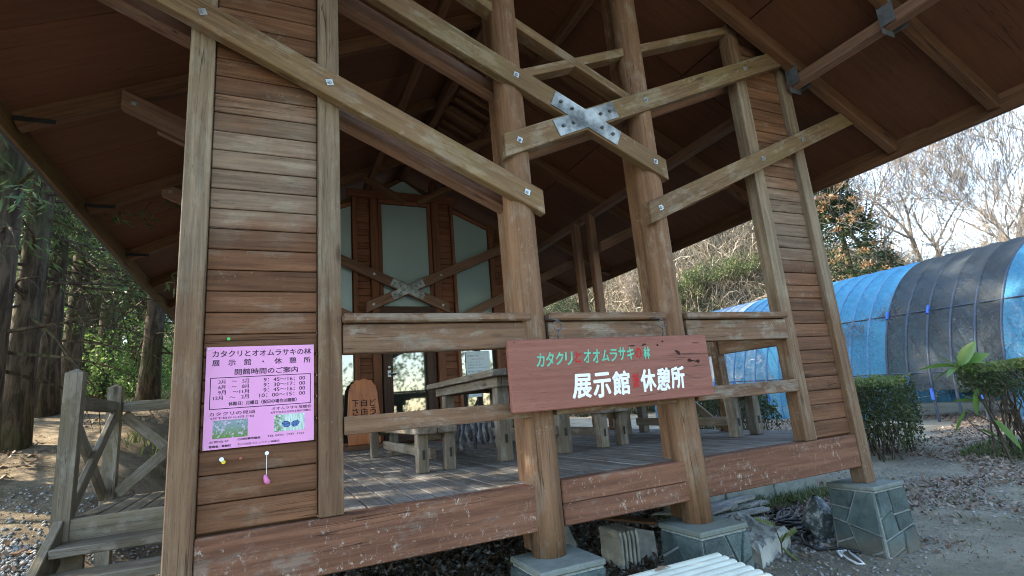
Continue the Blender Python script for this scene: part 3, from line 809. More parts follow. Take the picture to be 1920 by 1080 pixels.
# hanging name board
sg = thing('name_board', (1.99, -.12, .41), 'long red wooden name board with green and white Japanese lettering hung on the front rail', 'sign')
beam('board', sg, (1.238, -.121, .6175), (2.742, -.121, .6175), .412, .038, W_SIGN, bev=.006)
YS = -.1415
def brush(chars, x0, x1, z0, z1, dz, bold, seed, gap=.06, mat=None):
    r = random.Random(seed); n = len(chars); wch = (x1-x0)/n
    for i, ch in enumerate(chars):
        a = x0+i*wch+wch*gap; b = x0+(i+1)*wch-wch*gap
        zz = dz*(i/(n-1) if n > 1 else 0)
        if ch == ' ': continue
        za, zb, sh, ro = z0+zz+r.uniform(-.004,.004), z1+zz+r.uniform(-.006,.006), .12+r.uniform(-.05,.1), r.uniform(-.03,.05)
        g0 = text_geo(ch, a, b, za, zb, YS, 0, sh, ro); g = Geo(); k = 0
        for q in range(9):                           # a loaded brush: the stroke laid down several times side by side
            an = 2*math.pi*q/8; rr = bold*(0 if q == 8 else 1)
            g.add([(x+rr*math.cos(an), y-.00012*q, z+rr*.8*math.sin(an)) for x, y, z in g0.v], g0.f)
        g.build('character', mat, sg)
l1 = 'カタクリとオオムラサキの林'
mask = lambda s, keep: ''.join(c if c in keep else ' ' for c in s)
xs0, xs1 = 1.405, 2.245
brush(''.join(c if c not in 'との' else ' ' for c in l1), xs0, xs1, .665, .742, .012, .0022, 4, .09, mat=P_GREEN)
brush(''.join(c if c in 'との' else ' ' for c in l1), xs0, xs1, .672, .735, .012, .0014, 5, .16, mat=P_RED)
brush('展示館', 1.625, 2.06, .465, .60, .004, .0052, 6, .05, mat=P_WHITE)
brush('休憩所', 2.135, 2.50, .475, .61, .003, .0052, 9, .04, mat=P_WHITE)
brush('兼', 2.068, 2.13, .505, .585, 0, .0012, 8, .05, mat=P_RED)
g = Geo()
for x, z, a, b, rot in ((2.10,.764,.03,.004,0),(2.20,.768,.02,.006,.25),(2.31,.762,.009,.008,0),(2.355,.785,.009,.006,0),(2.47,.71,.025,.011,-.6),(2.565,.652,.022,.011,-.15),(2.60,.647,.035,.004,-.2),(2.635,.645,.016,.012,0),(2.64,.768,.035,.003,-.05),(1.28,.806,.012,.002,0)):
    pts = []
    for k in range(12):
        t = 2*math.pi*k/12; u, v = a*math.cos(t), b*math.sin(t)*(1+.3*math.sin(3*t+x*50))
        pts.append((x+u*math.cos(rot)-v*math.sin(rot), z+u*math.sin(rot)+v*math.cos(rot)))
    g = Geo(); g.add([(px, YS+.0006, pz) for px, pz in pts], [tuple(range(12))]); g.build('knot_hole', KNOT, sg)
for x in (1.585, 2.385):
    g = Geo(); R_ = .028
    g.tube([(x+R_*math.cos(t), -.125, .905+R_*math.sin(t)) for t in np.linspace(0, 2*math.pi, 22)], .0042, 6)
    g.tube([(x-.03,-.055,.955),(x-.022,-.085,.955),(x-.004,-.125,.942),(x+.01,-.12,.93)], .005, 5)
    g.tube([(x,-.118,.82),(x-.004,-.125,.85),(x+.004,-.128,.875)], .005, 5)
    g.build('hanging_ring', STEELD, sg, smooth=True)

# pink opening-hours poster
po = thing('opening_hours_poster', (-.03, .03, .37), 'pink laminated opening hours poster screwed to the left weatherboards', 'poster')
g = Geo(); g.box(-.27, .212, .0265, .031, .372, .85); g.build('sheet', PINK, po)
YP = .0258
lines = [('カタクリとオオムラサキの林', -.245, .197, .800, .832, .018), ('展　示　館　・　休　憩　所', -.245, .195, .758, .788, .015),
         ('開館時間のご案内', -.148, .135, .712, .741, .018),
         ('3月　～　5月', -.215, -.085, .672, .692, 0), ('6月　～　8月', -.215, -.085, .647, .667, 0), ('9月　～11月', -.215, -.085, .622, .642, 0), ('12月　～　2月', -.235, -.085, .597, .617, 0),
         ('9：45～16：00', -.02, .17, .673, .691, 0), ('9：30～17：00', -.02, .17, .648, .666, 0), ('9：45～16：00', -.02, .17, .623, .641, 0), ('10：00～15：00', -.038, .17, .598, .616, 0),
         ('休館日：月曜日（祝日の場合は開館）', -.17, .13, .567, .586, .005),
         ('カタクリの見頃', -.25, -.055, .524, .541, 0), ('3月下旬から4月上旬', -.245, -.06, .508, .519, 0),
         ('オオムラサキ放蝶会', .018, .2, .532, .548, 0), ('6月下旬または7月上旬の日曜日', .015, .195, .516, .527, 0),
         ('お問合せ', -.245, -.165, .401, .411, 0), ('小川町観光協会', -.128, -.03, .404, .414, .01), ('TEL 0493（72）1221', 0.0, .165, .406, .418, 0),
         ('管理者：寄居町', -.245, -.155, .380, .390, .01), ('下小川3区コミュニティ協議会', -.128, .055, .381, .391, 0)]
for t, a, b, c, d, bd in lines:
    g0 = text_geo(t, a, b, c, d, YP); g = Geo()
    for q, (dx, dz) in enumerate(((0,0),(1,0),(0,1),(1,1)) if bd else ((0,0),(.6,0))):
        g.add([(x+dx*.0011, y-.00006*q, z+dz*.0007) for x, y, z in g0.v], g0.f)
    g.build('text_line', INK, po)
g = Geo(); yb0, yb1 = YP, YP+.0004
for x0, x1, z0, z1 in ((-.25,.197,.700,.7035),(-.25,.197,.5545,.558),(-.25,-.2465,.558,.700),(.1935,.197,.558,.700)): g.box(x0,x1,yb0,yb1,z0,z1)
g.build('printed_frame', INK, po)
def flower_photo():
    M = Mat('flower_photo'); p = M.pos(); a = M.noise(M.vmul(p,(1,1,1)), 70, 4, .7); b = M.noise(p, 130, 3, .7)
    zz = M.n('ShaderNodeSeparateXYZ'); M.l(p, zz.inputs[0]); zf = M.step(zz.outputs[2], .425, .49)
    c = M.mix(zf, (0.09,0.2,0.05), (0.16,0.24,0.27)); c = M.mix(M.step(a,.52,.6), c, (0.42,0.36,0.5)); c = M.mix(M.step(b,.6,.68), c, (0.05,0.09,0.05)); return M.base(c,.35,.4)
def butterfly_photo():
    M = Mat('butterfly_photo'); p = M.pos(); a = M.noise(M.vmul(p,(3,1,.5)), 50, 3, .6); b = M.noise(p, 90, 3, .7)
    c = M.mix(M.step(a,.4,.6), (0.3,0.45,0.42), (0.5,0.62,0.6)); xx = M.n('ShaderNodeSeparateXYZ'); M.l(p, xx.inputs[0])
    c = M.mix(M.math('MULTIPLY', M.math('SUBTRACT',1.0,M.step(xx.outputs[0],.05,.085)), M.step(b,.4,.6)), c, (0.1,0.16,0.06)); return M.base(c,.35,.4)
g = Geo(); g.box(-.232, -.085, YP, YP+.0005, .420, .503); g.build('photo_print', flower_photo(), po)
g = Geo(); g.box(.03, .168, YP, YP+.0005, .428, .509); g.build('photo_print', butterfly_photo(), po)
g = Geo()
for s_ in (-1, 1):
    g.add([(.105+s_*u, YP-.0004, .462+v) for u, v in ((0.002,-.008),(.012,-.018),(.03,-.014),(.042,.004),(.03,.016),(.012,.012),(.002,.004))], [tuple(range(7)) if s_ > 0 else tuple(reversed(range(7)))])
g.build('butterfly_print', plain('butterfly_blue', (0.05,0.13,0.35), .4, .3, 0, .9, 120), po)
for x, z in ((-.26,.84),(.203,.84),(-.26,.382),(.203,.382)):
    g = Geo(); g.tube([(x,.0265,z),(x,.021,z)], .005, 8); g.build('screw', STEEL, po)

# pins in the boards below and above the poster
def pin(name, x, z, mat, label, r=.0085):
    g = Geo(); g.tube([(x,.036,z),(x,.028,z),(x,.018,z),(x,.014,z)], [r*.45, r*.5, r, r*.8], 10)
    o = g.build(name, mat, None, smooth=False); return tag(o, label, 'push pin')
pin('push_pin', -.178, .888, plain('green_plastic', (0.05,0.55,0.12), .35), 'green push pin in the board above the pink poster')
pin('push_pin', -.112, .322, plain('faded_red_plastic', (0.42,0.1,0.08), .35), 'dull red push pin below the middle of the pink poster', .007)
pn = thing('push_pin', (-.19,.03,.32), 'white and yellow push pin below the lower left of the pink poster', 'push pin')
g = Geo(); g.tube([(-.19,.036,.326),(-.19,.028,.326),(-.19,.016,.326)], [.004,.005,.010], 10); g.build('head', PLASTIC_WH, pn)
g = Geo(); g.tube([(-.182,.034,.313),(-.182,.018,.313)], [.005,.009], 10); g.build('yellow_head', plain('yellow_plastic', (0.7,0.5,0.04), .35), pn)
pn = thing('push_pin', (0,.03,.32), 'white push pin with a thread below the poster holding the pink charm', 'push pin')
g = Geo(); g.tube([(0,.036,.333),(0,.026,.333),(0,.014,.333)], [.005,.006,.0095], 10); g.build('head', PLASTIC_WH, pn)
ch = thing('hanging_charm', (0,.02,.21), 'small pink charm dangling on a white thread under the poster', 'charm')
g = Geo(); g.tube([(0,.022,.331),(-.001,.022,.28),(.0,.022,.23)], .0016, 5); g.build('thread', PLASTIC_WH, ch)
g = Geo(); g.tube([(-.006,.018,.235),(-.004,.016,.222),(.0,.016,.208),(.008,.016,.199),(.012,.017,.193)], [.006,.010,.013,.012,.005], 10); g.build('body', plain('pink_plastic', (0.72,0.2,0.42), .4), ch, smooth=True)

# ---------------------------------------------------------------- deck furniture
def table(x0, x1, y0, y1, zt):
    t = thing('picnic_table', ((x0+x1)/2, (y0+y1)/2, 0), 'grey weathered wooden picnic table with thick plank top behind the front rail', 'table')
    n = 7; wd = (x1-x0)/n
    for k in range(n): beam('top_plank', t, (x0+wd*(k+.5), y0, zt-.028+rnd.uniform(-.001,.001)), (x0+wd*(k+.5), y1, zt-.028), .055, wd-.004, W_TABLE)
    for xa in (x0+.1, x1-.1): beam('apron', t, (xa, y0+.1, zt-.1), (xa, y1-.1, zt-.1), .085, .045, W_TABLE)
    for ya in (y0+.12, y1-.12): beam('apron', t, (x0+.125, ya, zt-.1), (x1-.125, ya, zt-.1), .085, .045, W_TABLE)
    for ya in (y0+.26, y1-.26):
        for xa in (x0+.17, x1-.17): beam('leg', t, (xa, ya, .001), (xa, ya, zt-.058), .11, .11, W_TABLE, up=(0,-1,0))
        beam('stretcher', t, (x0+.23, ya, .2), (x1-.23, ya, .2), .08, .05, W_TABLE)
    for xa in (x0+.17, x1-.17):
        for ya in (y0+.203,):
            g = Geo(); g.box(xa-.01, xa+.012, ya-.006, ya, .15, .22); g.build('tenon', BLACK, t)
    beam('stretcher', t, ((x0+x1)/2, y0+.29, .2), ((x0+x1)/2, y1-.29, .2), .08, .05, W_TABLE)
    return t
table(1.66, 2.58, 1.14, 3.15, .755)
def bench(x0, x1, y0, y1, zt, label):
    t = thing('bench', ((x0+x1)/2, (y0+y1)/2, 0), label, 'bench', 'low wooden benches round the picnic table')
    wd = (x1-x0)/2
    for k in range(2): beam('seat_plank', t, (x0+wd*(k+.5), y0, zt-.025), (x0+wd*(k+.5), y1, zt-.025), .05, wd-.006, W_TABLE)
    for ya in (y0+.1, y1-.1):
        for xa in (x0+.05, x1-.05): beam('leg', t, (xa, ya, .001), (xa, ya, zt-.052), .1, .085, W_TABLE, up=(0,-1,0))
        beam('bearer', t, (x0+.02, ya+.07, zt-.08), (x1-.02, ya+.07, zt-.08), .055, .04, W_TABLE)
    beam('stretcher', t, ((x0+x1)/2, y0+.155, .13), ((x0+x1)/2, y1-.155, .13), .085, .045, W_TABLE)
    for xa in (x0+.05, x1-.05):
        g = Geo(); g.box(xa-.008, xa+.01, y0+.044, y0+.05, .1, .17); g.build('tenon', BLACK, t)
    return t
bench(1.05, 1.37, 1.24, 3.5, .34, 'low grey wooden bench left of the picnic table nearest the doorway')
bench(2.80, 3.12, 1.34, 3.5, .36, 'low grey wooden bench right of the picnic table behind the hanging name board')
bench(3.86, 4.22, .74, 2.6, .425, 'low grey wooden bench along the right railing of the deck')

rk = thing('drying_cloths', (1.93, 2.3, .02), 'row of grey striped floor cloths hanging under the picnic table', 'cloths')
g = Geo(); g.tube([(1.66,2.3,.315),(2.22,2.3,.30)], .008, 6); g.build('rod', STEEL, rk)
for lx in (1.67, 2.21):
    g = Geo(); g.tube([(lx,2.3,.0),(lx,2.3,.31)], .008, 6); g.build('rack_leg', STEEL, rk)
rr = random.Random(8)
for k in range(16):
    x = 1.71+k*.031; l = rr.uniform(.16,.25); g = Geo(); K = 6; P_ = []
    for s_ in (0, 1):
        for i in range(K+1):
            t = i/K; P_.append((x+s_*.028+.012*math.sin(t*5+k), 2.3-.012-.015*math.sin(t*4+k*1.3+s_)-.01*t, .305-l*t))
    g.add(P_, [(i, i+1, K+1+i+1, K+1+i) for i in range(K)]); o = g.build('cloth', RAGA if k % 2 else RAGB, rk, smooth=True)
    md = o.modifiers.new('thick', 'SOLIDIFY'); md.thickness = .006
tag(join(*[]).build('x', None) if False else (lambda g: (g.tube([(2.40,4.9,0.001),(2.40,4.9,.02),(2.40,4.9,.24),(2.40,4.9,.25)], [.075,.08,.095,.09], 14), g.build('red_bucket', REDBOX))[1])(Geo()), 'small red plastic bucket on the deck beside the door', 'bucket')

cs = thing('carved_sign', (1.27, 5.1, 0), 'rounded orange varnished wooden sign slab with carved black characters leaning by the door', 'sign')
pts = []
for k in range(26):
    t = math.pi*k/25; u = math.cos(t); v = math.sin(t)
    pts.append((1.265+.205*(abs(u)**.8)*math.copysign(1,u)*(1+.03*math.sin(k*2.1)), .74+.26*(v**.85)+.012*math.sin(k*1.7)))
pts = [(1.49,.07),(1.505,.3),(1.49,.55)] + pts + [(1.045,.55),(1.03,.3),(1.045,.07)]
g = Geo(); g.prism(pts[::-1], 5.07, 5.14); g.v = [(x, y+.0+.10*z, z) for x, y, z in g.v]
g.v = [(z, x, y) for x, y, z in g.v]
g.build('slab', W_CARVED, cs, Matrix(((0,1,0,0),(0,0,1,0),(1,0,0,0),(0,0,0,1))), fix=True, bevel=.008)
g = Geo(); g.box(1.0,1.54,5.06,5.3,.0,.065); g.build('foot', W_ROOF, cs, bevel=.006)
for col, xx in (('どうぞ',1.395),('自由に',1.27),('下さい',1.15)):
    for i, c_ in enumerate(col):
        tt = text_geo(c_, xx-.045, xx+.045, .60-.12*i, .70-.12*i, 0, .008); tt.v = [(x, 5.066+.10*z, z) for x, y, z in tt.v]; tt.build('character', KNOT, cs)

nt = thing('window_notice', (3.2, 5.36, 1.0), 'white paper notice with blue and red lines taped to the right window', 'notice')
g = Geo(); g.box(2.97, 3.40, 5.395, 5.399, .88, 1.37); g.build('sheet', NOTICE, nt)
nl = [('お知らせ', 3.0, 3.2, 1.28, 1.31), ('下　記　の　通　り', 3.0, 3.22, 1.175, 1.2), ('ご案内いたします', 3.0, 3.26, 1.13, 1.155), ('開館時間中はどなたでも利用できます', 3.0, 3.37, 1.085, 1.105), ('展示館・休憩所', 3.0, 3.25, 1.02, 1.05)]
for t,a,b,c,d in nl: text_geo(t,a,b,c,d,5.3944,.0).build('text_line', INKG, nt)
text_geo('ご自由にお入り下さい', 3.05, 3.3, 1.225, 1.25, 5.3944, .0).build('text_line', INKR, nt)
g = Geo(); g.box(2.98, 3.22, 5.395, 5.398, .62, .70); tag(g.build('door_notice', NOTICE), 'small white paper strip stuck low on the right window', 'notice')

# ---------------------------------------------------------------- under and in front of the deck
gr = thing('foundation_kerb', (5.1, 1.9, G0), 'low mossy grey concrete kerb wall on the ground below the right end of the deck', 'kerb')
for k, (xa, xb) in enumerate(((3.9,4.65),(4.66,5.42),(5.43,6.16))):
    g = Geo(); g.box(xa, xb, 1.84, 2.02, -.95, -.66); g.build('kerb_block', CONC, gr, bevel=.012)
fb = thing('slatted_bench', (1.3, -.6, G0), 'cream plastic slatted bench with navy end trim in the foreground', 'bench')
for k in range(7):
    y = -.38-.066*k; g = Geo(); K = 5
    prof = [(-.027,-.02),(-.03,0.0),(-.022,.012),(-.008,.017),(.008,.017),(.022,.012),(.03,0.0),(.027,-.02)]
    n = len(prof); vs = []
    for x in (.35, 2.33-.012*k): vs += [(x, y+a, -.467+b) for a, b in prof]
    g.add(vs, [(i, (i+1) % n, (i+1) % n+n, i+n) for i in range(n)] + [tuple(range(n)), tuple(range(2*n-1, n-1, -1))])
    g.build('slat', CREAM, fb, fix=True)
g = Geo(); g.add([(2.318,-.345,-.492),(2.236,-.815,-.492),(2.226,-.815,-.492),(2.306,-.345,-.492),(2.318,-.345,-.56),(2.236,-.815,-.56),(2.226,-.815,-.56),(2.306,-.345,-.56)], [(0,1,2,3),(7,6,5,4),(0,4,5,1),(1,5,6,2),(2,6,7,3),(3,7,4,0)])
g.build('end_trim', NAVY, fb, fix=True)
for x in (.6, 2.0):
    for y in (-.42, -.76):
        g = Geo(); g.tube([(x,y,-.49),(x,y,-.9)], .02, 8); g.build('leg', NAVY, fb)
    beam('cross_bar', fb, (x,-.4,-.505), (x,-.8,-.505), .03, .04, NAVY)
g = Geo(); g.add([(1.86,-.40,-.447),(1.90,-.385,-.437),(1.945,-.40,-.44),(1.955,-.418,-.446),(1.92,-.42,-.436),(1.88,-.418,-.446)], [(0,5,4,1),(1,4,3,2)])
o = g.build('fallen_leaf', LITTER); tag(o, 'single brown dry leaf lying on the cream slatted bench', 'leaf')
o.modifiers.new('t','SOLIDIFY').thickness = .002

tp = thing('tile_stack', (2.75, .95, G0), 'row of pale edged grey tiles standing on end under the deck between the stone piers', 'tiles')
for k in range(5):
    x = 2.56+.038*k
    g = Geo(); g.prism([(x,-.88),(x+.022,-.88),(x+.03,-.66),(x+.018,-.60),(x-.004,-.62),(x+.008,-.67)], .92, 1.22)
    g.build('tile', TILEW, tp, fix=True, bevel=.003)
g = Geo(); g.prism([(2.755,-.88),(2.96,-.88),(2.95,-.67),(2.775,-.62)], .98, 1.02); g.build('wide_tile', TILEG, tp, fix=True, bevel=.004)
g = Geo(); g.prism([(2.2,-.7),(2.33,-.72),(2.24,-.5)], 1.2, 1.23); g.build('leaning_tile', TILEG, tp, fix=True)
bd = thing('leaning_board', (2.9, 1.3, G0), 'dark old board resting at a slant above the pale tiles under the deck', 'board')
beam('board', bd, (2.35, 1.45, -.5), (2.98, .98, -.6), .02, .16, W_ROOF)
lb = thing('lumber_pile', (4.6, 1.7, G0), 'grey old planks and battens lying on the ground behind the middle pier', 'lumber')
for k, (x0, y0, x1, y1, z) in enumerate(((3.5,1.75,5.0,1.62,-.835),(3.6,1.55,4.75,1.40,-.84),(3.45,1.3,4.4,1.12,-.845),(3.9,1.66,4.9,1.72,-.78),(3.3,1.02,4.05,.98,-.85),(3.5,1.45,4.5,1.6,-.79))):
    beam('plank', lb, (x0,y0,z), (x1,y1,z+.02), .035, .11, W_LUMBER)
for k in range(6):
    beam('batten', lb, (3.55+.06*k,1.75,-.74), (3.75+.06*k,1.5,-.72), .02, .025, W_LUMBER)
sb = thing('concrete_slab', (3.75, .75, G0), 'rough pale concrete slab block lying on the soil beside the middle stone pier', 'slab')
g = Geo(); rs = random.Random(2); n = 14
top = []
for j in range(n+1):
    for i in range(n+1):
        u, v = i/n, j/n
        x = 3.36+.14*v+u*.62; y = .28+u*.24+v*.66
        ed = min(u, 1-u, v, 1-v)
        top.append((x, y, -.74+.035*v+.02*mnoise.noise(Vector((u*7,v*7,0)))-(.03 if ed < .03 else 0)*rs.random()))
V_ = top + [(x, y, -.95) for x, y, z in top]; N_ = (n+1)**2
F_ = [(j*(n+1)+i, j*(n+1)+i+1, (j+1)*(n+1)+i+1, (j+1)*(n+1)+i) for j in range(n) for i in range(n)]
for i in range(n):
    F_ += [(i, i+N_, i+1+N_, i+1), (n*(n+1)+i, n*(n+1)+i+1, n*(n+1)+i+1+N_, n*(n+1)+i+N_), (i*(n+1), (i+1)*(n+1), (i+1)*(n+1)+N_, i*(n+1)+N_), (i*(n+1)+n, i*(n+1)+n+N_, (i+1)*(n+1)+n+N_, (i+1)*(n+1)+n)]
g.add(V_, F_); g.build('block', SLABC, sb, fix=True)
fn = thing('fern_sprig', (3.6, .36, G0), 'small green fern sprig growing in front of the concrete slab', 'fern')
g = Geo(); g.tube([(3.6,.30,-.9),(3.6,.29,-.75),(3.585,.31,-.62),(3.55,.36,-.55)], [.006,.005,.004,.002], 5); g.tube([(3.6,.29,-.78),(3.64,.27,-.84),(3.68,.25,-.88)], .004, 4)
g.tube([(3.6,.29,-.75),(3.64,.26,-.68),(3.67,.24,-.7)], .004, 4); g.build('stem', BARK_H, fn)
rs = random.Random(5); Q = []
for path in (((3.585,.31,-.62),(3.45,.36,-.56)), ((3.6,.29,-.72),(3.72,.24,-.66)), ((3.6,.29,-.78),(3.70,.24,-.89))):
    a, b = Vector(path[0]), Vector(path[1]); Q = []
    for k in range(12):
        p = a.lerp(b, k/11); 
        for s_ in (-1, 1):
            d = Vector((.01, .008*s_, .02*s_)); e = (b-a).normalized()*.008
            Q.append([p-e, p+e, p+d+e*.3, p+d-e*.3])
    g = Geo()
    for q in Q: g.add(q, [(0,1,2,3)])
    g.tube([a, b], .003, 4); tag(g.build('frond', HEDGETOP, fn), kind='stuff')
hs = thing('garden_hose', (4.2, .8, G0), 'black coiled garden hose lying in a tangle beside the right stone pier', 'hose')
g = Geo(); rs = random.Random(12)
pts = [(4.95,1.5,-.86)]
for k in range(46):
    t = k/45; pts.append((4.75-.65*t+.16*math.sin(k*1.1), 1.25-.85*t+.12*math.cos(k*.9), -.865+.05*abs(math.sin(k*.7))))
pts += [(4.12,.22,-.86),(4.15,.05,-.865)]
g.tube(pts, .012, 6); g.build('hose', BLACK, hs, smooth=True)
bg = thing('plastic_bag', (4.45, .55, G0), 'crumpled white and dark plastic bag behind the right stone pier', 'bag')
g = Geo(); n1, n2 = 14, 10
for j in range(n2+1):
    for i in range(n1):
        a = 2*math.pi*i/n1; t = j/n2; r_ = (.13*math.sin(math.pi*min(1,.12+t*.85))**.7)*(1+.35*mnoise.noise(Vector((math.cos(a)*2,math.sin(a)*2,t*4))))
        g.v.append((4.34+.0*t+r_*math.cos(a), .50+r_*math.sin(a)*.8, -.89+.36*t))
for j in range(n2):
    for i in range(n1): i2 = (i+1) % n1; g.f.append((j*n1+i, j*n1+i2, (j+1)*n1+i2, (j+1)*n1+i))
def bagmat():
    M = Mat('bag_plastic'); p = M.pos(); a = M.noise(p, 16, 4, .7)
    M.bump(M.noise(p, 30, 4), .6, .02)
    return M.base(M.ramp(a, [(0.0,(0.04,0.05,0.05)),(.5,(0.08,0.1,0.1)),(.6,(0.3,0.34,0.34)),(1,(0.5,0.53,0.53))]), .4, .5)
g.build('bag', bagmat(), bg, smooth=True)
wr = thing('white_cord', (4.0, -.05, G0), 'short loop of white plastic cord lying on the soil in front of the right pier', 'cord')
g = Geo(); pts = [(4.12,.16,-.868),(4.02,.12,-.862),(3.95,.02,-.865),(3.9,-.08,-.868),(3.92,-.12,-.868),(4.0,-.02,-.862),(4.08,.08,-.865),(4.14,.14,-.866),(4.05,.17,-.862),(3.97,.08,-.866)]
g.tube(pts, .009, 6); g.build('cord', PLASTIC_WH, wr, smooth=True)

# ---------------------------------------------------------------- scattered ground cover
rng = np.random.default_rng(7)
GZ = np.vectorize(gz)
def leaves(name, X, Y, size, mat, lift=.004, curl=.35, tilt=.5, z=None, seed=1):
    r = np.random.default_rng(seed); n = len(X)
    Z = GZ(X, Y) if z is None else z
    a = r.uniform(0, 2*np.pi, n); L = r.uniform(size[0], size[1], n); Wd = L*r.uniform(.35, .6, n)
    tx = r.normal(0, tilt, n); ty = r.normal(0, tilt, n)
    u = np.stack([np.cos(a), np.sin(a), tx], 1); v = np.stack([-np.sin(a), np.cos(a), ty], 1)
    P = np.stack([X, Y, Z+lift+r.uniform(0, size[1]*.35, n)], 1)
    up_ = np.array([0,0,1.0])
    k = (r.uniform(-curl, curl, n)*L)[:,None]*up_
    Q = np.stack([P-u*L[:,None]/2+k, P-v*Wd[:,None]/2, P+u*L[:,None]/2+k, P+v*Wd[:,None]/2], 1)
    return tag(obj(name, quads_mesh(name, Q, mat)), kind='stuff')
def patch(n, x0, x1, y0, y1, keep=None):
    X = rng.uniform(x0, x1, n); Y = rng.uniform(y0, y1, n)
    if keep is not None:
        m = keep(X, Y); X, Y = X[m], Y[m]
    return X, Y
clump = lambda X, Y, s, t: np.array([mnoise.noise(Vector((x*s, y*s, 1.7))) > t for x, y in zip(X, Y)])
X, Y = patch(46000, 5.2, 15, -1.5, 9, lambda X, Y: (clump(X, Y, .7, -.12)) & (X > 5.6+.35*np.maximum(0, 1.4-Y)))
leaves('leaf_litter', X, Y, (.035, .08), LITTER, seed=2)
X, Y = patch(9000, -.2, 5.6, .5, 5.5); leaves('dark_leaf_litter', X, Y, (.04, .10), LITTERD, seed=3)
X, Y = patch(1500, 3.0, 6, -.9, 1.8, lambda X, Y: clump(X, Y, 1.5, .18)); leaves('leaf_litter', X, Y, (.03, .075), LITTER, seed=4)
X, Y = patch(9000, -8, -1.2, 2.5, 16, lambda X, Y: clump(X, Y, .8, .0)); leaves('leaf_litter', X, Y, (.04, .1), LITTER, seed=5)
def gravel(name, X, Y, s0, s1, mat, seed):
    r = np.random.default_rng(seed); n = len(X); Z = GZ(X, Y)
    s = r.uniform(s0, s1, n); base = np.array([[1,0,0],[0,1,0],[-1,0,0],[0,-1,0],[0,0,1],[0,0,-1]], float)
    F = np.array([[0,1,4],[1,2,4],[2,3,4],[3,0,4],[1,0,5],[2,1,5],[3,2,5],[0,3,5]])
    V = base[None]*r.uniform(.55,1.2,(n,6,1))*s[:,None,None]*np.array([1,1,.7])
    a = r.uniform(0, 6.28, n); c, sn = np.cos(a), np.sin(a)
    Vx = V[...,0]*c[:,None]-V[...,1]*sn[:,None]; Vy = V[...,0]*sn[:,None]+V[...,1]*c[:,None]
    V = np.stack([Vx+X[:,None], Vy+Y[:,None], V[...,2]+Z[:,None]+s[:,None]*.25], 2)
    me = bpy.data.meshes.new(name); nv = n*6; nf = n*8
    me.vertices.add(nv); me.vertices.foreach_set('co', V.reshape(-1).astype(np.float32))
    idx = (F[None]+np.arange(n)[:,None,None]*6).reshape(-1).astype(np.int32)
    me.loops.add(nf*3); me.loops.foreach_set('vertex_index', idx)
    me.polygons.add(nf); me.polygons.foreach_set('loop_start', np.arange(0, nf*3, 3, dtype=np.int32))
    me.materials.append(mat); me.update(calc_edges=True)
    return tag(obj(name, me), kind='stuff')
X, Y = patch(42000, -3.6, .2, -.3, 4.6, lambda X, Y: (Y < 2.9+.7*np.sin(X*2)) | (rng.random(len(X)) < .1)); gravel('gravel', X, Y, .010, .028, GRAVEL, 1)
X, Y = patch(7000, -.2, 4.5, .3, 5.3); gravel('gravel', X, Y, .015, .04, GRAVEL, 2)
X, Y = patch(9000, 2.8, 9, -2.2, 2.5, lambda X, Y: clump(X, Y, .9, -.05)); gravel('gravel', X, Y, .006, .02, GRAVEL, 3)
def blades(name, X, Y, h, wd, mat, seed, lean=.35, bend=.5):
    r = np.random.default_rng(seed); n = len(X); Z = GZ(X, Y)-.01
    a = r.uniform(0, 6.28, n); H = r.uniform(h[0], h[1], n); d = np.stack([np.cos(a), np.sin(a), np.zeros(n)], 1)
    s = np.stack([-np.sin(a), np.cos(a), np.zeros(n)], 1)*(wd*r.uniform(.6, 1.4, n))[:,None]
    P = np.stack([X, Y, Z], 1); up_ = np.array([0,0,1.0])
    l1_ = (H*r.uniform(.1, lean, n))[:,None]*d; M1 = P+l1_+up_*(H*.6)[:,None]
    T = P+l1_*2+d*(H*r.uniform(.1, bend, n))[:,None]+up_*(H*r.uniform(.75, 1, n))[:,None]
    Q = np.concatenate([np.stack([P-s, P+s, M1+s*.8, M1-s*.8], 1), np.stack([M1-s*.8, M1+s*.8, T+s*.2, T-s*.2], 1)], 0)
    return tag(obj(name, quads_mesh(name, Q, mat)), kind='stuff')
X, Y = patch(1600, 3.6, 6.3, 1.45, 1.85); blades('grass', X, Y, (.04, .16), .004, GRASS, 3)
X, Y = patch(2200, 2.8, 9, -1.5, 2.5, lambda X, Y: clump(X, Y, 2.0, .25)); blades('grass', X, Y, (.02, .06), .004, GRASS, 4)
X, Y = patch(9000, -6, -1.1, 5, 14, lambda X, Y: clump(X, Y, .6, .1)); blades('grass', X, Y, (.05, .25), .008, GRASS, 5)
X, Y = patch(1500, 9.1, 10.4, .4, 1.8); blades('grass', X, Y, (.05, .16), .006, GRASS, 6)

X, Y = patch(5200, 2.8, 8, -2.2, 1.6, lambda X, Y: clump(X, Y, 1.1, -.2)); leaves('leaf_litter', X, Y, (.012, .035), LITTER, seed=14)
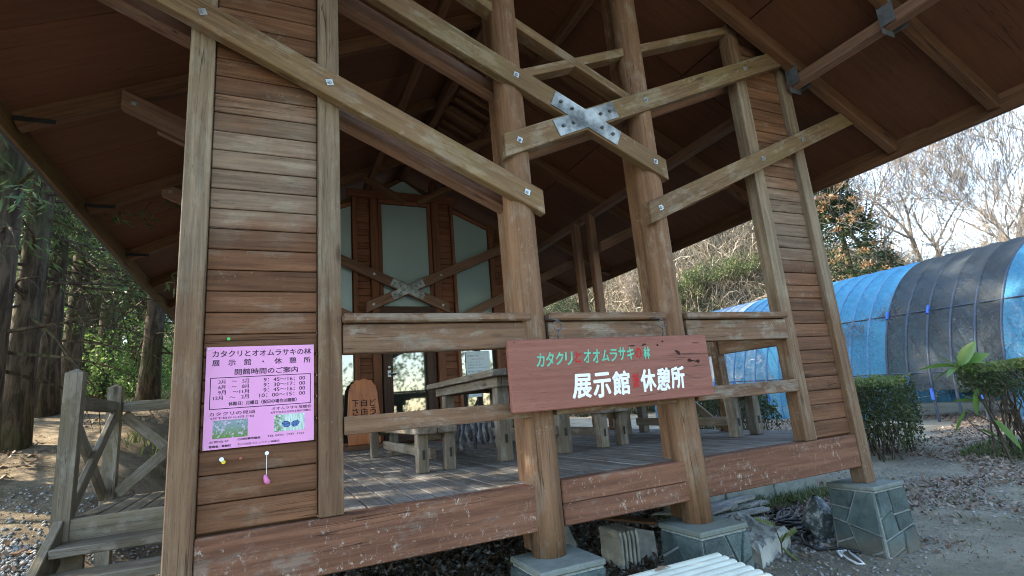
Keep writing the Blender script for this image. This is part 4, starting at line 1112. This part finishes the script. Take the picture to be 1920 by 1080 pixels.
# hillside cover
def hillpts(n, no0, no1, s0, s1):
    a = rng.uniform(no0, no1, n); b = rng.uniform(s0, s1, n); return GN.x*a+GT.x*b, GN.y*a+GT.y*b
_hp = hillpts
def hillpts(n, no0, no1, s0, s1):
    X, Y = _hp(n, no0, no1, s0, s1); k = GN.x*X+GN.y*Y-.5*np.clip(Y-4, 0, 10) > 18.7; return X[k], Y[k]
X, Y = hillpts(85000, 18.9, 33, -5, 26); blades('dry_grass', X, Y, (.3, 1.1), .018, STRAW, 8, .6, .9)
def tangle(name, X, Y, mat, seed, r0=.019, hh=(1.0, 2.6)):
    r = np.random.default_rng(seed); g = Geo(); Q = []
    for x, y in zip(X, Y):
        z = gz(x, y); p = np.array([x, y, z]); a = r.uniform(0, 6.28); H = r.uniform(*hh)
        d = np.array([math.cos(a), math.sin(a), r.uniform(.5, 2.0)]); d /= np.linalg.norm(d); K = 5
        prev = p; wv = r0*r.uniform(.5, 1.6)
        for k in range(K):
            q = prev+d*H/K; side = np.cross(d, [r.normal(), r.normal(), r.normal()]); side /= np.linalg.norm(side)+1e-9
            w0 = wv*(1-k/K*.7); w1 = wv*(1-(k+1)/K*.7)
            Q.append([prev-side*w0, prev+side*w0, q+side*w1, q-side*w1]); prev = q
            d = d+r.normal(0, .28, 3)+np.array([0,0,-.12]); d /= np.linalg.norm(d)
    return tag(obj(name, quads_mesh(name, np.array(Q), mat)), kind='stuff')
X, Y = hillpts(19000, 18.9, 33, -5, 26); tangle('dry_brush', X, Y, leafmat('dry_brush_twigs', [(0.0,(0.15,0.115,0.085)),(.4,(0.33,0.28,0.22)),(1.0,(0.6,0.54,0.45))], trans=0), 4)

X, Y = hillpts(26000, 18.7, 28, -4, 20); k_ = clump(X, Y, .35, -.02); blades('bamboo_grass', X[k_], Y[k_], (.3, .9), .035, SHRUBG, 18, .7, .9)

# ---------------------------------------------------------------- plants
def leafcloud(r, C_, rad, n, size, flat=(1,1,1), shell=.0, dirn=None, asp=.5, k4=True):
    """leaf-sized quads in an ellipsoid"""
    v = r.normal(size=(n,3)); v /= np.linalg.norm(v, axis=1)[:,None]
    t = r.uniform(shell, 1, n)**(1/2.2); P = np.array(C_)+v*t[:,None]*rad*np.array(flat)
    u = r.normal(size=(n,3)) if dirn is None else np.array(dirn)+r.normal(0,.5,(n,3))
    u /= np.linalg.norm(u, axis=1)[:,None]; w_ = np.cross(u, r.normal(size=(n,3))); w_ /= np.linalg.norm(w_, axis=1)[:,None]+1e-9
    L = r.uniform(size[0], size[1], n)[:,None]; Wd = L*asp
    return np.stack([P-u*L/2, P+w_*Wd/2, P+u*L/2, P-w_*Wd/2], 1)

def cedar_meshes(seed, H=17, dia=.42):
    r = np.random.default_rng(seed); rr_ = random.Random(seed)
    g = Geo(); K = 14; pts = []; rad = []
    for i in range(K+1):
        t = i/K; pts.append((.12*mnoise.noise(Vector((t*2, seed, 0))), .12*mnoise.noise(Vector((t*2, seed, 5))), -.3+t*(H+.3)))
        rad.append(dia/2*(1-.85*t)*(1+.35*math.exp(-t*30)))
    g.tube(pts, rad, 14); trunk = g.mesh('trunk', BARK_C, smooth=True)
    b = Geo(); Q = []
    for i in range(150):
        z = 1.3+(H-1.5)*(i/150)**.85; t = z/H; a = rr_.uniform(0, 6.28)
        Lb = (2.9*(1-t)**.7+.5)*rr_.uniform(.6, 1.15); dead = z < 3.2+rr_.uniform(-.9, 1.5)
        if dead: Lb *= .55
        p = Vector((0,0,z)); d = Vector((math.cos(a), math.sin(a), rr_.uniform(-.25,.2) if not dead else rr_.uniform(-.5,.2)))
        P_ = [p]
        for k in range(5):
            d = (d+Vector((rr_.gauss(0,.13), rr_.gauss(0,.13), rr_.gauss(-.03,.1)))).normalized(); P_.append(P_[-1]+d*Lb/5)
        b.tube(P_, [.028*(1-k/6)*(1-.5*t)+.004 for k in range(6)], 4, cap=False)
        for k in range(2 if not dead else 4):
            q = P_[rr_.randint(2,5)]; d2 = (d+Vector((rr_.gauss(0,.7), rr_.gauss(0,.7), rr_.gauss(-.3,.4)))).normalized(); Lt = Lb*rr_.uniform(.2,.45)
            P2 = [q, q+d2*Lt*.5, q+d2*Lt+Vector((0,0,-.15*Lt))]
            b.tube(P2, [.009,.006,.003], 3, cap=False)
            if not dead: P_.append(P2[-1]); P_.append(P2[1])
        if not dead:
            for q in P_[2:]:
                for _ in range(3):
                    c = q+Vector((rr_.gauss(0,.16), rr_.gauss(0,.16), rr_.gauss(-.1,.14)))
                    n = 9; dd = (d+Vector((rr_.gauss(0,.5), rr_.gauss(0,.5), -.45))).normalized()
                    Q.append(leafcloud(r, c, .2, n, (.10,.22), (1,1,.8), dirn=dd, asp=.16))
    crown = quads_mesh('crown', np.concatenate(Q), CEDAR)
    return trunk, b.mesh('branches', BARK_C), crown
CED = [cedar_meshes(21, 17, .37), cedar_meshes(54, 18, .43), cedar_meshes(77, 15, .31)]
def cedar(x, y, k, s, rot, label, zoff=0.0):
    t = thing('cedar_tree', (x, y, gz(x, y)+zoff), label, 'tree', 'cedar trees in the wood on the left')
    M = Matrix.Translation((x, y, gz(x, y)+zoff)) @ Matrix.Rotation(rot, 4, 'Z') @ Matrix.Diagonal((s, s, s, 1))
    tr, br, cr = CED[k]
    obj('trunk', tr, t, M); obj('branch', br, t, M); obj('crown', cr, t, M)
    return t
TREES = [(-2.84,4.85,0,.95,'thick dark cedar trunk at the far left edge, nearest of the wood'),
 (-3.02,6.25,0,.95,'stout cedar with flared base second from the left edge'),
 (-3.43,8.7,0,.98,'straight brown cedar just right of the stout flared one'),
 (-3.95,11.6,0,1.05,'cedar trunk left of the front railing post of the steps'),
 (-4.45,14.5,2,1.0,'slender cedar seen just above the front railing post'),
 (-4.75,16.5,0,.95,'slim cedar seen between the two railing posts'),
 (-3.85,13.7,0,1.1,'cedar seen just left of the rear railing post'),
 (-5.3,21.5,2,1.1,'thin far cedar seen behind the rear railing post'),
 (-2.2,10.0,1,.85,'lone dark cedar nearest the corner of the pavilion right of the rear railing post'),
 (-5.4,24.5,2,1.1,'thin distant cedar right of the rear railing post'),
 (-5.35,26.6,0,1.0,'far cedar trunk in the gap left of the lone dark cedar'),
 (-7.2,22.0,0,1.1,'distant cedar deep in the wood behind the stout flared one'),
 (-6.4,17.5,2,1.2,'cedar deep in the wood behind the straight brown trunk'),
 (-9.5,30.0,0,1.2,'farthest cedar at the back of the wood')]
for i, (x, y, k, s, lab) in enumerate(TREES): cedar(x, y, k, s, i*2.39, lab)
for i, (x, y, k, s) in enumerate(((-5.5,6.1,1,1.0),(-5.5,4.4,1,1.0),(-4.7,3.4,0,1.0),(-7.6,10.5,2,1.0))):  # unseen cedars, added to keep the low sun off the deck
    cedar(x, y, k, s, i*1.7+1, 'tall unseen cedar added beyond the left edge of the view for its shade')

for i, (x, y) in enumerate(((-4.1,18.5),(-4.9,19.6),(-3.3,15.8),(-5.9,20.5),(-6.6,24),(-4.5,23),(-7.4,27),(-6.2,30),(-8.2,25.5),(-5.0,28.5),(-7.0,33),(-9.2,34))):
    cedar(x, y, 2, 1.0+.1*(i % 3), i*1.9, 'slim dark cedar trunk in the depth of the wood beyond the steps')
# sunlit undergrowth and the far wood behind the trunks
r = np.random.default_rng(31); Q = []
for i in range(430):
    y = r.uniform(12, 38); x = -1.3-.22*(y)+r.uniform(-.34, .2)*y
    if x > -1.6: continue
    z = gz(x, y); h = r.uniform(.3, 2.6)
    for _ in range(3):
        Q.append(leafcloud(r, (x+r.normal(0,.4), y+r.normal(0,.4), z+h*r.uniform(.3,1)), r.uniform(.35,.8), 70, (.06,.15), (1,1,.7), asp=.45))
tag(obj('undergrowth', quads_mesh('undergrowth', np.concatenate(Q), UNDER)), kind='stuff')
Q = []
for i in range(230):
    y = r.uniform(30, 55); x = -.28*y+r.uniform(-.42,.42)*y; z = gz(x, y)
    Q.append(leafcloud(r, (x, y, z+r.uniform(0, 1)**1.2*15), r.uniform(.9, 2.2), 60, (.25,.6), (1,1,.7), asp=.4))
tag(obj('far_wood', quads_mesh('far_wood', np.concatenate(Q), FAR)), kind='stuff')

# bare trees
def bare_tree(seed, H, spread, mat, lean=(0,0), levels=6, r0=.12, up=.25, first=.25, nb=(2,3), tw=.008):
    rr_ = random.Random(seed); g = Geo()
    def grow(p, d, L, rad, lev):
        n = 4 if lev < 3 else 3; P_ = [p]
        for k in range(n):
            d = (d+Vector((rr_.gauss(0,.13), rr_.gauss(0,.13), rr_.gauss(.03,.1)))).normalized(); P_.append(P_[-1]+d*L/n)
        rs_ = [max(tw, rad*(1-.38*k/n)) for k in range(n+1)]
        g.tube(P_, rs_, 7 if lev == 0 else (5 if lev < 2 else 3), cap=False)
        if lev >= levels: return
        kids = rr_.randint(*nb)+(1 if lev < 3 else 0)
        for c in range(kids):
            i = rr_.randint(max(1, int(n*.4)), n) if c else n
            a = rr_.uniform(0, 6.28); o = d.orthogonal().normalized(); o2 = d.cross(o)
            dd = (d*rr_.uniform(.55,1.0)+(o*math.cos(a)+o2*math.sin(a))*spread*rr_.uniform(.45,1.0)+Vector((0,0,up*rr_.random()))).normalized()
            grow(P_[i], dd, L*rr_.uniform(.62,.85), rs_[i]*rr_.uniform(.58,.78), lev+1)
    grow(Vector((0,0,-.3)), Vector((lean[0], lean[1], 1)).normalized(), H*first, r0, 0)
    return g.mesh('trunk_and_limbs', mat)
BT = [bare_tree(3, 13, .8, BARK_B, (.12,-.05), 7, .17, .2, .22, (2,3), .0085), bare_tree(11, 13, .6, BARK_B, (-.05,.02), 7, .14, .4, .24, (2,3), .0085), bare_tree(19, 7, 1.0, BARK_P, (0,0), 6, .06, .15, .2, (2,4), .008)]
def btree(x, y, k, s, rot, label, cat='tree', grp='bare trees behind the net tunnel', name='bare_tree'):
    t = thing(name, (x, y, gz(x, y)), label, cat, grp)
    obj('limbs', BT[k], t, Matrix.Translation((x, y, gz(x, y))) @ Matrix.Rotation(rot, 4, 'Z') @ Matrix.Diagonal((s,s,s,1)))
btree(23.8, 9.6, 0, 1.0, 2.2, 'wide spreading bare tree rising behind the net tunnel right of the orange tipped conifer')
btree(21.5, 4.4, 1, .95, .3, 'upright bare tree at the right edge behind the net tunnel')
btree(26.5, 7.0, 1, .85, 1.9, 'bare tree between the spreading one and the right edge')
btree(29, 14, 0, .9, 4.0, 'bare tree far back beyond the conifer')
btree(23.5, 6.9, 2, 1.0, .4, 'pale twiggy shrub showing over the middle of the net tunnel', 'shrub', 'twiggy shrubs on the bank', 'twiggy_shrub')
btree(22.5, 5.4, 2, .9, 2.0, 'pale twiggy shrub showing over the dark part of the net tunnel', 'shrub', 'twiggy shrubs on the bank', 'twiggy_shrub')
btree(22.8, 12.3, 2, .95, 3.0, 'grey twiggy shrub in front of the conifer beside the right wall corner', 'shrub', 'twiggy shrubs on the bank', 'twiggy_shrub')
btree(22.7, 18.7, 2, .6, 1.0, 'pale twiggy shrub on the bank seen through the right bay of the deck', 'shrub', 'twiggy shrubs on the bank', 'twiggy_shrub')
btree(20.0, 22.0, 2, .7, 5.0, 'pale twiggy shrub on the bank seen between the inner side posts', 'shrub', 'twiggy shrubs on the bank', 'twiggy_shrub')
btree(20.6, 21.0, 1, .5, 5.0, 'slanting bare tree on the bank seen between the two log posts')

for x, y, k, sc, ro, lab in ((27.5,10.5,0,.95,3.1,'hazy bare tree behind the wide spreading one'),(31,11.5,1,1.0,.7,'farthest bare tree seen between the others over the tunnel'),(24.6,6.0,1,.7,4.4,'small bare tree close behind the top of the dark netting')):
    btree(x, y, k, sc, ro, lab)
for x, y, sc, ro, lab in ((24.5,8.3,.9,1.1,'pale twiggy thicket just right of the spreading bare tree'),(25.0,5.2,.95,3.7,'pale twiggy thicket low over the dark netting'),(23.0,3.6,.8,5.9,'pale twiggy thicket over the right end of the net tunnel')):
    btree(x, y, 2, sc, ro, lab, 'shrub', 'twiggy shrubs on the bank', 'twiggy_shrub')
# conifer with orange tips
def conifer(x, y, H, seed):
    r = np.random.default_rng(seed); rr_ = random.Random(seed); z0 = gz(x, y)
    t = thing('conifer', (x, y, z0), 'dark green conifer with orange brown tips behind the net tunnel', 'tree')
    g = Geo(); g.tube([(x,y,z0-.3),(x+.05,y,z0+H*.5),(x,y,z0+H*.95)], [.2,.13,.03], 9); g.build('trunk', BARK_C, t)
    A, B = [], []
    for i in range(620):
        f = rr_.random()**.8; zz = z0+.3+f*H; rad = (1-f)**.75*2.7+.15; a = rr_.uniform(0,6.28); q = rad*rr_.uniform(.35,1.05)
        c = (x+q*math.cos(a), y+q*math.sin(a), zz-.25*q)
        A.append(leafcloud(r, c, .36, 34, (.09,.24), (1,1,.6), dirn=(math.cos(a),math.sin(a),-.3), asp=.3))
        if rr_.random() < .2+.55*f and q > .55*rad: B.append(leafcloud(r, (c[0]+.22*math.cos(a), c[1]+.22*math.sin(a), c[2]+.1), .24, 34, (.06,.16), (1,1,.6), asp=.4))
    obj('crown', quads_mesh('crown', np.concatenate(A), CONIF), t); obj('orange_tips', quads_mesh('orange_tips', np.concatenate(B), ORANGE), t)
conifer(21.7, 10.3, 8.0, 5)
def shrub(x, y, rad, h, mat, label, seed, grp):
    r = np.random.default_rng(seed); z = gz(x, y); t = thing('evergreen_shrub', (x, y, z), label, 'shrub', grp)
    g = Geo(); rr_ = random.Random(seed)
    for k in range(6):
        a = rr_.uniform(0,6.28); g.tube([(x,y,z-.1),(x+.3*rad*math.cos(a),y+.3*rad*math.sin(a),z+h*.4),(x+.6*rad*math.cos(a),y+.6*rad*math.sin(a),z+h*.8)], [.04,.025,.01], 5)
    g.build('stem', BARK_H, t)
    Q = []
    for k in range(46):
        a = rr_.uniform(0,6.28); q = rad*math.sqrt(rr_.random()); zz = z+h*(.25+.65*rr_.random()*(1-.5*(q/rad)**2))
        Q.append(leafcloud(r, (x+q*math.cos(a), y+q*math.sin(a), zz), .42, 95, (.06,.15), (1,1,.75), asp=.45))
    obj('foliage', quads_mesh('foliage', np.concatenate(Q), mat), t)
G_ = 'evergreen shrubs on the bank'
shrub(21.9, 18.0, 1.7, 1.9, SHRUBG, 'green shrub on the bank above the blue net seen through the right bay', 1, G_)
shrub(23.2, 16.3, 1.6, 1.8, SHRUBG, 'green shrub right of it on the bank next to the inner wall post', 2, G_)
shrub(21.0, 19.2, 1.7, 1.8, SHRUBG, 'green shrub on the bank left of the right log post', 3, G_)
shrub(18.0, 27.0, 1.9, 2.2, CONIF, 'dark green shrub on the bank close to the left log post', 4, G_)
shrub(21.4, 9.6, 1.5, 5.0, CONIF, 'dark shrub at the foot of the orange tipped conifer', 5, G_)
shrub(20.6, 10.6, 1.2, 4.6, SHRUBG, 'mixed green and brown shrub below the conifer by the tunnel ridge', 6, G_)

# clipped hedge bushes
def hedge(x, y, wx, wy, h, label, seed, low=.35, topmat=HEDGETOP, ang=0.0):
    r = np.random.default_rng(seed); rr_ = random.Random(seed); z = gz(x, y)
    t = thing('clipped_bush', (x, y, z), label, 'bush', 'clipped bushes right of the pavilion')
    g = Geo()
    ca, sa = math.cos(ang), math.sin(ang)
    W_ = lambda u, v, zz: (x+u*ca-v*sa, y+u*sa+v*ca, z+zz)
    for k in range(46):
        u0, v0 = rr_.uniform(-.42,.42)*wx, rr_.uniform(-.42,.42)*wy; u1, v1 = u0*1.15+rr_.gauss(0,.12), v0*1.1+rr_.gauss(0,.12); P_ = []
        for i in range(7):
            f = i/6; P_.append(W_(u0+(u1-u0)*f+rr_.gauss(0,.03), v0+(v1-v0)*f+rr_.gauss(0,.03), -.05+f*h*rr_.uniform(.88,.98)))
        g.tube(P_, [.016-.011*i/6 for i in range(7)], 5, cap=False)
        for j in range(3):
            q = Vector(P_[rr_.randint(2,5)]); e = q+Vector((rr_.gauss(0,.16), rr_.gauss(0,.16), rr_.uniform(.1,.3))); m_ = (q+e)/2+Vector((rr_.gauss(0,.02),rr_.gauss(0,.02),0))
            g.tube([q, m_, e], [.007,.005,.003], 3, cap=False)
    g.build('stem', BARK_H, t)
    n = 21000; u = r.uniform(-.5,.5,n); v = r.uniform(-.5,.5,n); f = low+(1-low)*r.uniform(0,1,n)**.6
    edge = np.maximum(np.abs(u), np.abs(v))*2
    keep = (r.random(n) < np.clip(.12+1.0*np.maximum(edge**3, ((f-low)/(1-low))**5), 0, 1)) & (edge + .5*((f-.8)*2.2).clip(0)**2 < 1.05)
    bl = np.array([mnoise.noise(Vector((a*wx*2.2, b*wy*2.2, c*3+seed))) for a, b, c in zip(u, v, f)])
    keep &= (bl > -.2-.3*(f-low))
    u, v, f = u[keep], v[keep], f[keep]; n = len(u); bulge = 1+.22*bl[keep]
    P = np.stack([x+(u*wx*ca-v*wy*sa)*bulge, y+(u*wx*sa+v*wy*ca)*bulge, z+f*h*(1+.07*bl[keep])], 1)
    def q_of(P):
        n = len(P); d = r.normal(size=(n,3))+np.array([0,0,.5]); d /= np.linalg.norm(d,axis=1)[:,None]; w_ = np.cross(d, r.normal(size=(n,3))); w_ /= np.linalg.norm(w_,axis=1)[:,None]
        L = r.uniform(.022,.075,n)[:,None]; return np.stack([P-d*L/2, P+w_*L*.25, P+d*L/2, P-w_*L*.25], 1)
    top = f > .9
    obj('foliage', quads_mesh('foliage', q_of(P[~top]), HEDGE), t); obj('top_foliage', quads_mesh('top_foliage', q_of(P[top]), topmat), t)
hedge(8.75, 2.75, 1.5, 1.3, 1.21, 'clipped bush with green top close to the right corner of the pavilion', 1, .08, ang=.35)
hedge(9.85, .95, 1.6, 1.4, 1.27, 'leggy clipped bush with bare lower stems at the right edge', 2, .62, ang=.35)
hedge(8.3, 5.0, 1.5, 1.3, 1.15, 'clipped bush seen through the lower bay under the side railing', 3, .25, ang=.35)

# young broad-leaved sapling
sp = thing('broadleaf_sapling', (8.98, 1.2, gz(8.98,1.2)), 'young sapling with large glossy green leaves between the two clipped bushes', 'sapling')
z0 = gz(8.98, 1.2)
def wp(a, b, c): return (8.98+a*.42, 1.2-a*.9+b, z0+c)
g = Geo(); g.tube([wp(.12,0,-.05),wp(.08,0,.35),wp(.0,0,.75),wp(-.12,0,1.12),wp(-.15,0,1.3)], [.022,.018,.015,.011,.008], 7)
g.tube([wp(.04,0,.5),wp(-.12,0,.62),wp(-.2,0,.7)], [.01,.008,.005], 5); g.tube([wp(.10,0,.2),wp(-.08,.1,.45),wp(-.15,.1,.6)], [.012,.008,.005], 5); g.build('stem', BARK_H, sp)
def bigleaf(p, d, L, Wd, droop=.25, twist=0):
    d = Vector(d).normalized(); s_ = d.cross(Vector((0,0,1))).normalized(); s_ = (Matrix.Rotation(twist, 3, d) @ s_); n_ = s_.cross(d)
    g = Geo(); K = 7
    for k in range(K+1):
        t = k/K; c = Vector(p)+d*L*t-Vector((0,0,1))*droop*L*t*t; wv = Wd*math.sin(math.pi*(t**.85))**.8 if 0 < t < 1 else .004
        for q in (-1, 0, 1): g.v.append(tuple(c+s_*wv*q*.5+n_*(.12*wv if q else 0)))
    for k in range(K):
        for j in (0, 1): g.f.append((k*3+j, k*3+j+1, (k+1)*3+j+1, (k+1)*3+j))
    g.build('leaf', BIGLEAF, sp, smooth=True)
tip = wp(-.15,0,1.28)
for a, b, c, L, Wd, dr_, tw in ((-1,0,.25,.5,.15,.25,.4),(.55,0,.9,.45,.2,.1,.9),(.9,.1,.55,.42,.18,.2,1.0),(-.35,.3,.5,.3,.1,.1,.3),(.2,-.6,.3,.36,.13,.3,.2),(-.6,-.5,.0,.34,.11,.4,0),(.6,.5,-.1,.3,.1,.4,0),(-.9,.3,-.2,.34,.08,.3,.2)):
    bigleaf(tip, (a*.42+b*.3, -a*.9+b, c), L, Wd, dr_, tw)
for p, a, c, L, Wd in ((wp(-.02,0,.98),-.25,-1,.36,.15),(wp(.05,0,.55),.5,-.9,.42,.15),(wp(-.2,0,.7),-.6,-.9,.36,.08),(wp(-.05,0,.8),-.7,.1,.3,.09),(wp(.06,0,.3),-.5,.4,.25,.08)):
    bigleaf(p, (a*.42, -a*.9, c), L, Wd, .1, .5)

# ---------------------------------------------------------------- net tunnel
GT = Vector((.119, .993)); GN = Vector((.993, -.119))
nb_ = Vector((12.5, 4.0)); Zb = -.62
TW, TH = 6.0, 3.75
def prof(f):                                       # f 0..1 across the arch
    th_ = math.pi*f; c, s_ = math.cos(th_), math.sin(th_)
    return TW/2-TW/2*math.copysign(abs(c)**.9, c), TH*abs(s_)**.9
def tp_(f, t, off=0):
    u, v = prof(f); b = nb_+GT*t+GN*u
    return (b.x, b.y, Zb+v*(1+off)+off*.2+.03*t*min(1, v))
nt_ = thing('net_tunnel', (nb_.x+GN.x*2.6, nb_.y+GN.y*2.6, Zb), 'long hooped tunnel covered with blue and dark grey netting behind the clipped bushes', 'net tunnel')
t0, dt, NB = -8.05, .45, 40
BND = .5
def mat_at(t): 
    return NETD if -1.75 < t < BND else (NETW if 6 < t < 8.3 else NETB)
FS = [i/26 for i in range(27)]
for k in range(NB+1):
    t = t0+k*dt; g = Geo(); g.tube([tp_(f, t) for f in FS], .028, 6, cap=False); g.build('hoop', PIPE if -1.8 < t < BND+.1 else HOOPB, nt_, smooth=True)
for k in range(NB):
    ta, tb = t0+k*dt, t0+(k+1)*dt; mt = mat_at((ta+tb)/2)
    g = Geo(); n = 4
    lo = .0 if mt is not NETD else 0.045
    fs = [lo+(1-lo)*i/34 for i in range(35)]
    for f in fs:
        for j in range(n+1):
            q = j/n; sag = -.02*math.sin(math.pi*q)*(1 if 0.05 < f < .95 else .3)
            p = tp_(f, ta+(tb-ta)*q, sag+.006+(.004 if mt is NETD else 0))
            w_ = .02*mnoise.noise(Vector((f*9, (ta+q)*2.2, 4))); g.v.append((p[0]+w_*GN.x, p[1]+w_*GN.y, p[2]))
    for i in range(34):
        for j in range(n): g.f.append((i*(n+1)+j, i*(n+1)+j+1, (i+1)*(n+1)+j+1, (i+1)*(n+1)+j))
    g.build('net_panel', mt, nt_, smooth=True)
for f in (.075, .2, .8, .925, .5):
    g = Geo(); g.tube([tp_(f, t0), tp_(f, t0+NB*dt)], .016, 6); g.build('rail_pipe', PIPE, nt_)
rr_ = random.Random(4)
for k in range(0, NB+1):
    for f in ((.03, .19) if k % 2 else (.055,)):
        if rr_.random() < .75:
            t = t0+k*dt; g = Geo(); a, b = Vector(tp_(f, t, .01)), Vector(tp_(f+.018, t, .01)); a -= Vector((GN.x,GN.y,0))*.03; b -= Vector((GN.x,GN.y,0))*.03
            g.tube([a, b], .03, 6); g.build('clip', CLIP, nt_)
# saplings and weeds growing inside the tunnel
g_ = 'thin saplings inside the net tunnel'
for k, (u, t, s) in enumerate(((1.2,1.2,.3),(1.8,-.3,.33),(2.4,-3.2,.34),(1.5,2.4,.3),(2.6,.1,.33),(3.4,-1.2,.36))):
    b = nb_+GN*u+GT*t
    btree(b.x, b.y, 1, s, k*1.3, ('bare sapling inside the blue part of the net tunnel', 'bare sapling inside the dark middle of the net tunnel', 'bare sapling inside the right end of the net tunnel', 'bare sapling inside the tunnel near the pavilion corner', 'bare sapling deep inside the net tunnel behind the sapling leaves', 'bare sapling at the far side of the dark netting')[k], 'sapling', g_, 'bare_sapling')

# wood edge on the camera's side of the clearing, mirrored in the door glass
Q = []; r = np.random.default_rng(77)
for i in range(520):
    x = r.uniform(-26, 30); y = -13-r.uniform(0, 7); z = gz(x, y)
    Q.append(leafcloud(r, (x, y, z+r.uniform(.1, 1)**1.5*8), r.uniform(.7, 1.5), 55, (.15,.4), (1,1,.8), asp=.4))
tag(obj('far_wood', quads_mesh('far_wood', np.concatenate(Q), FAR)), kind='stuff')
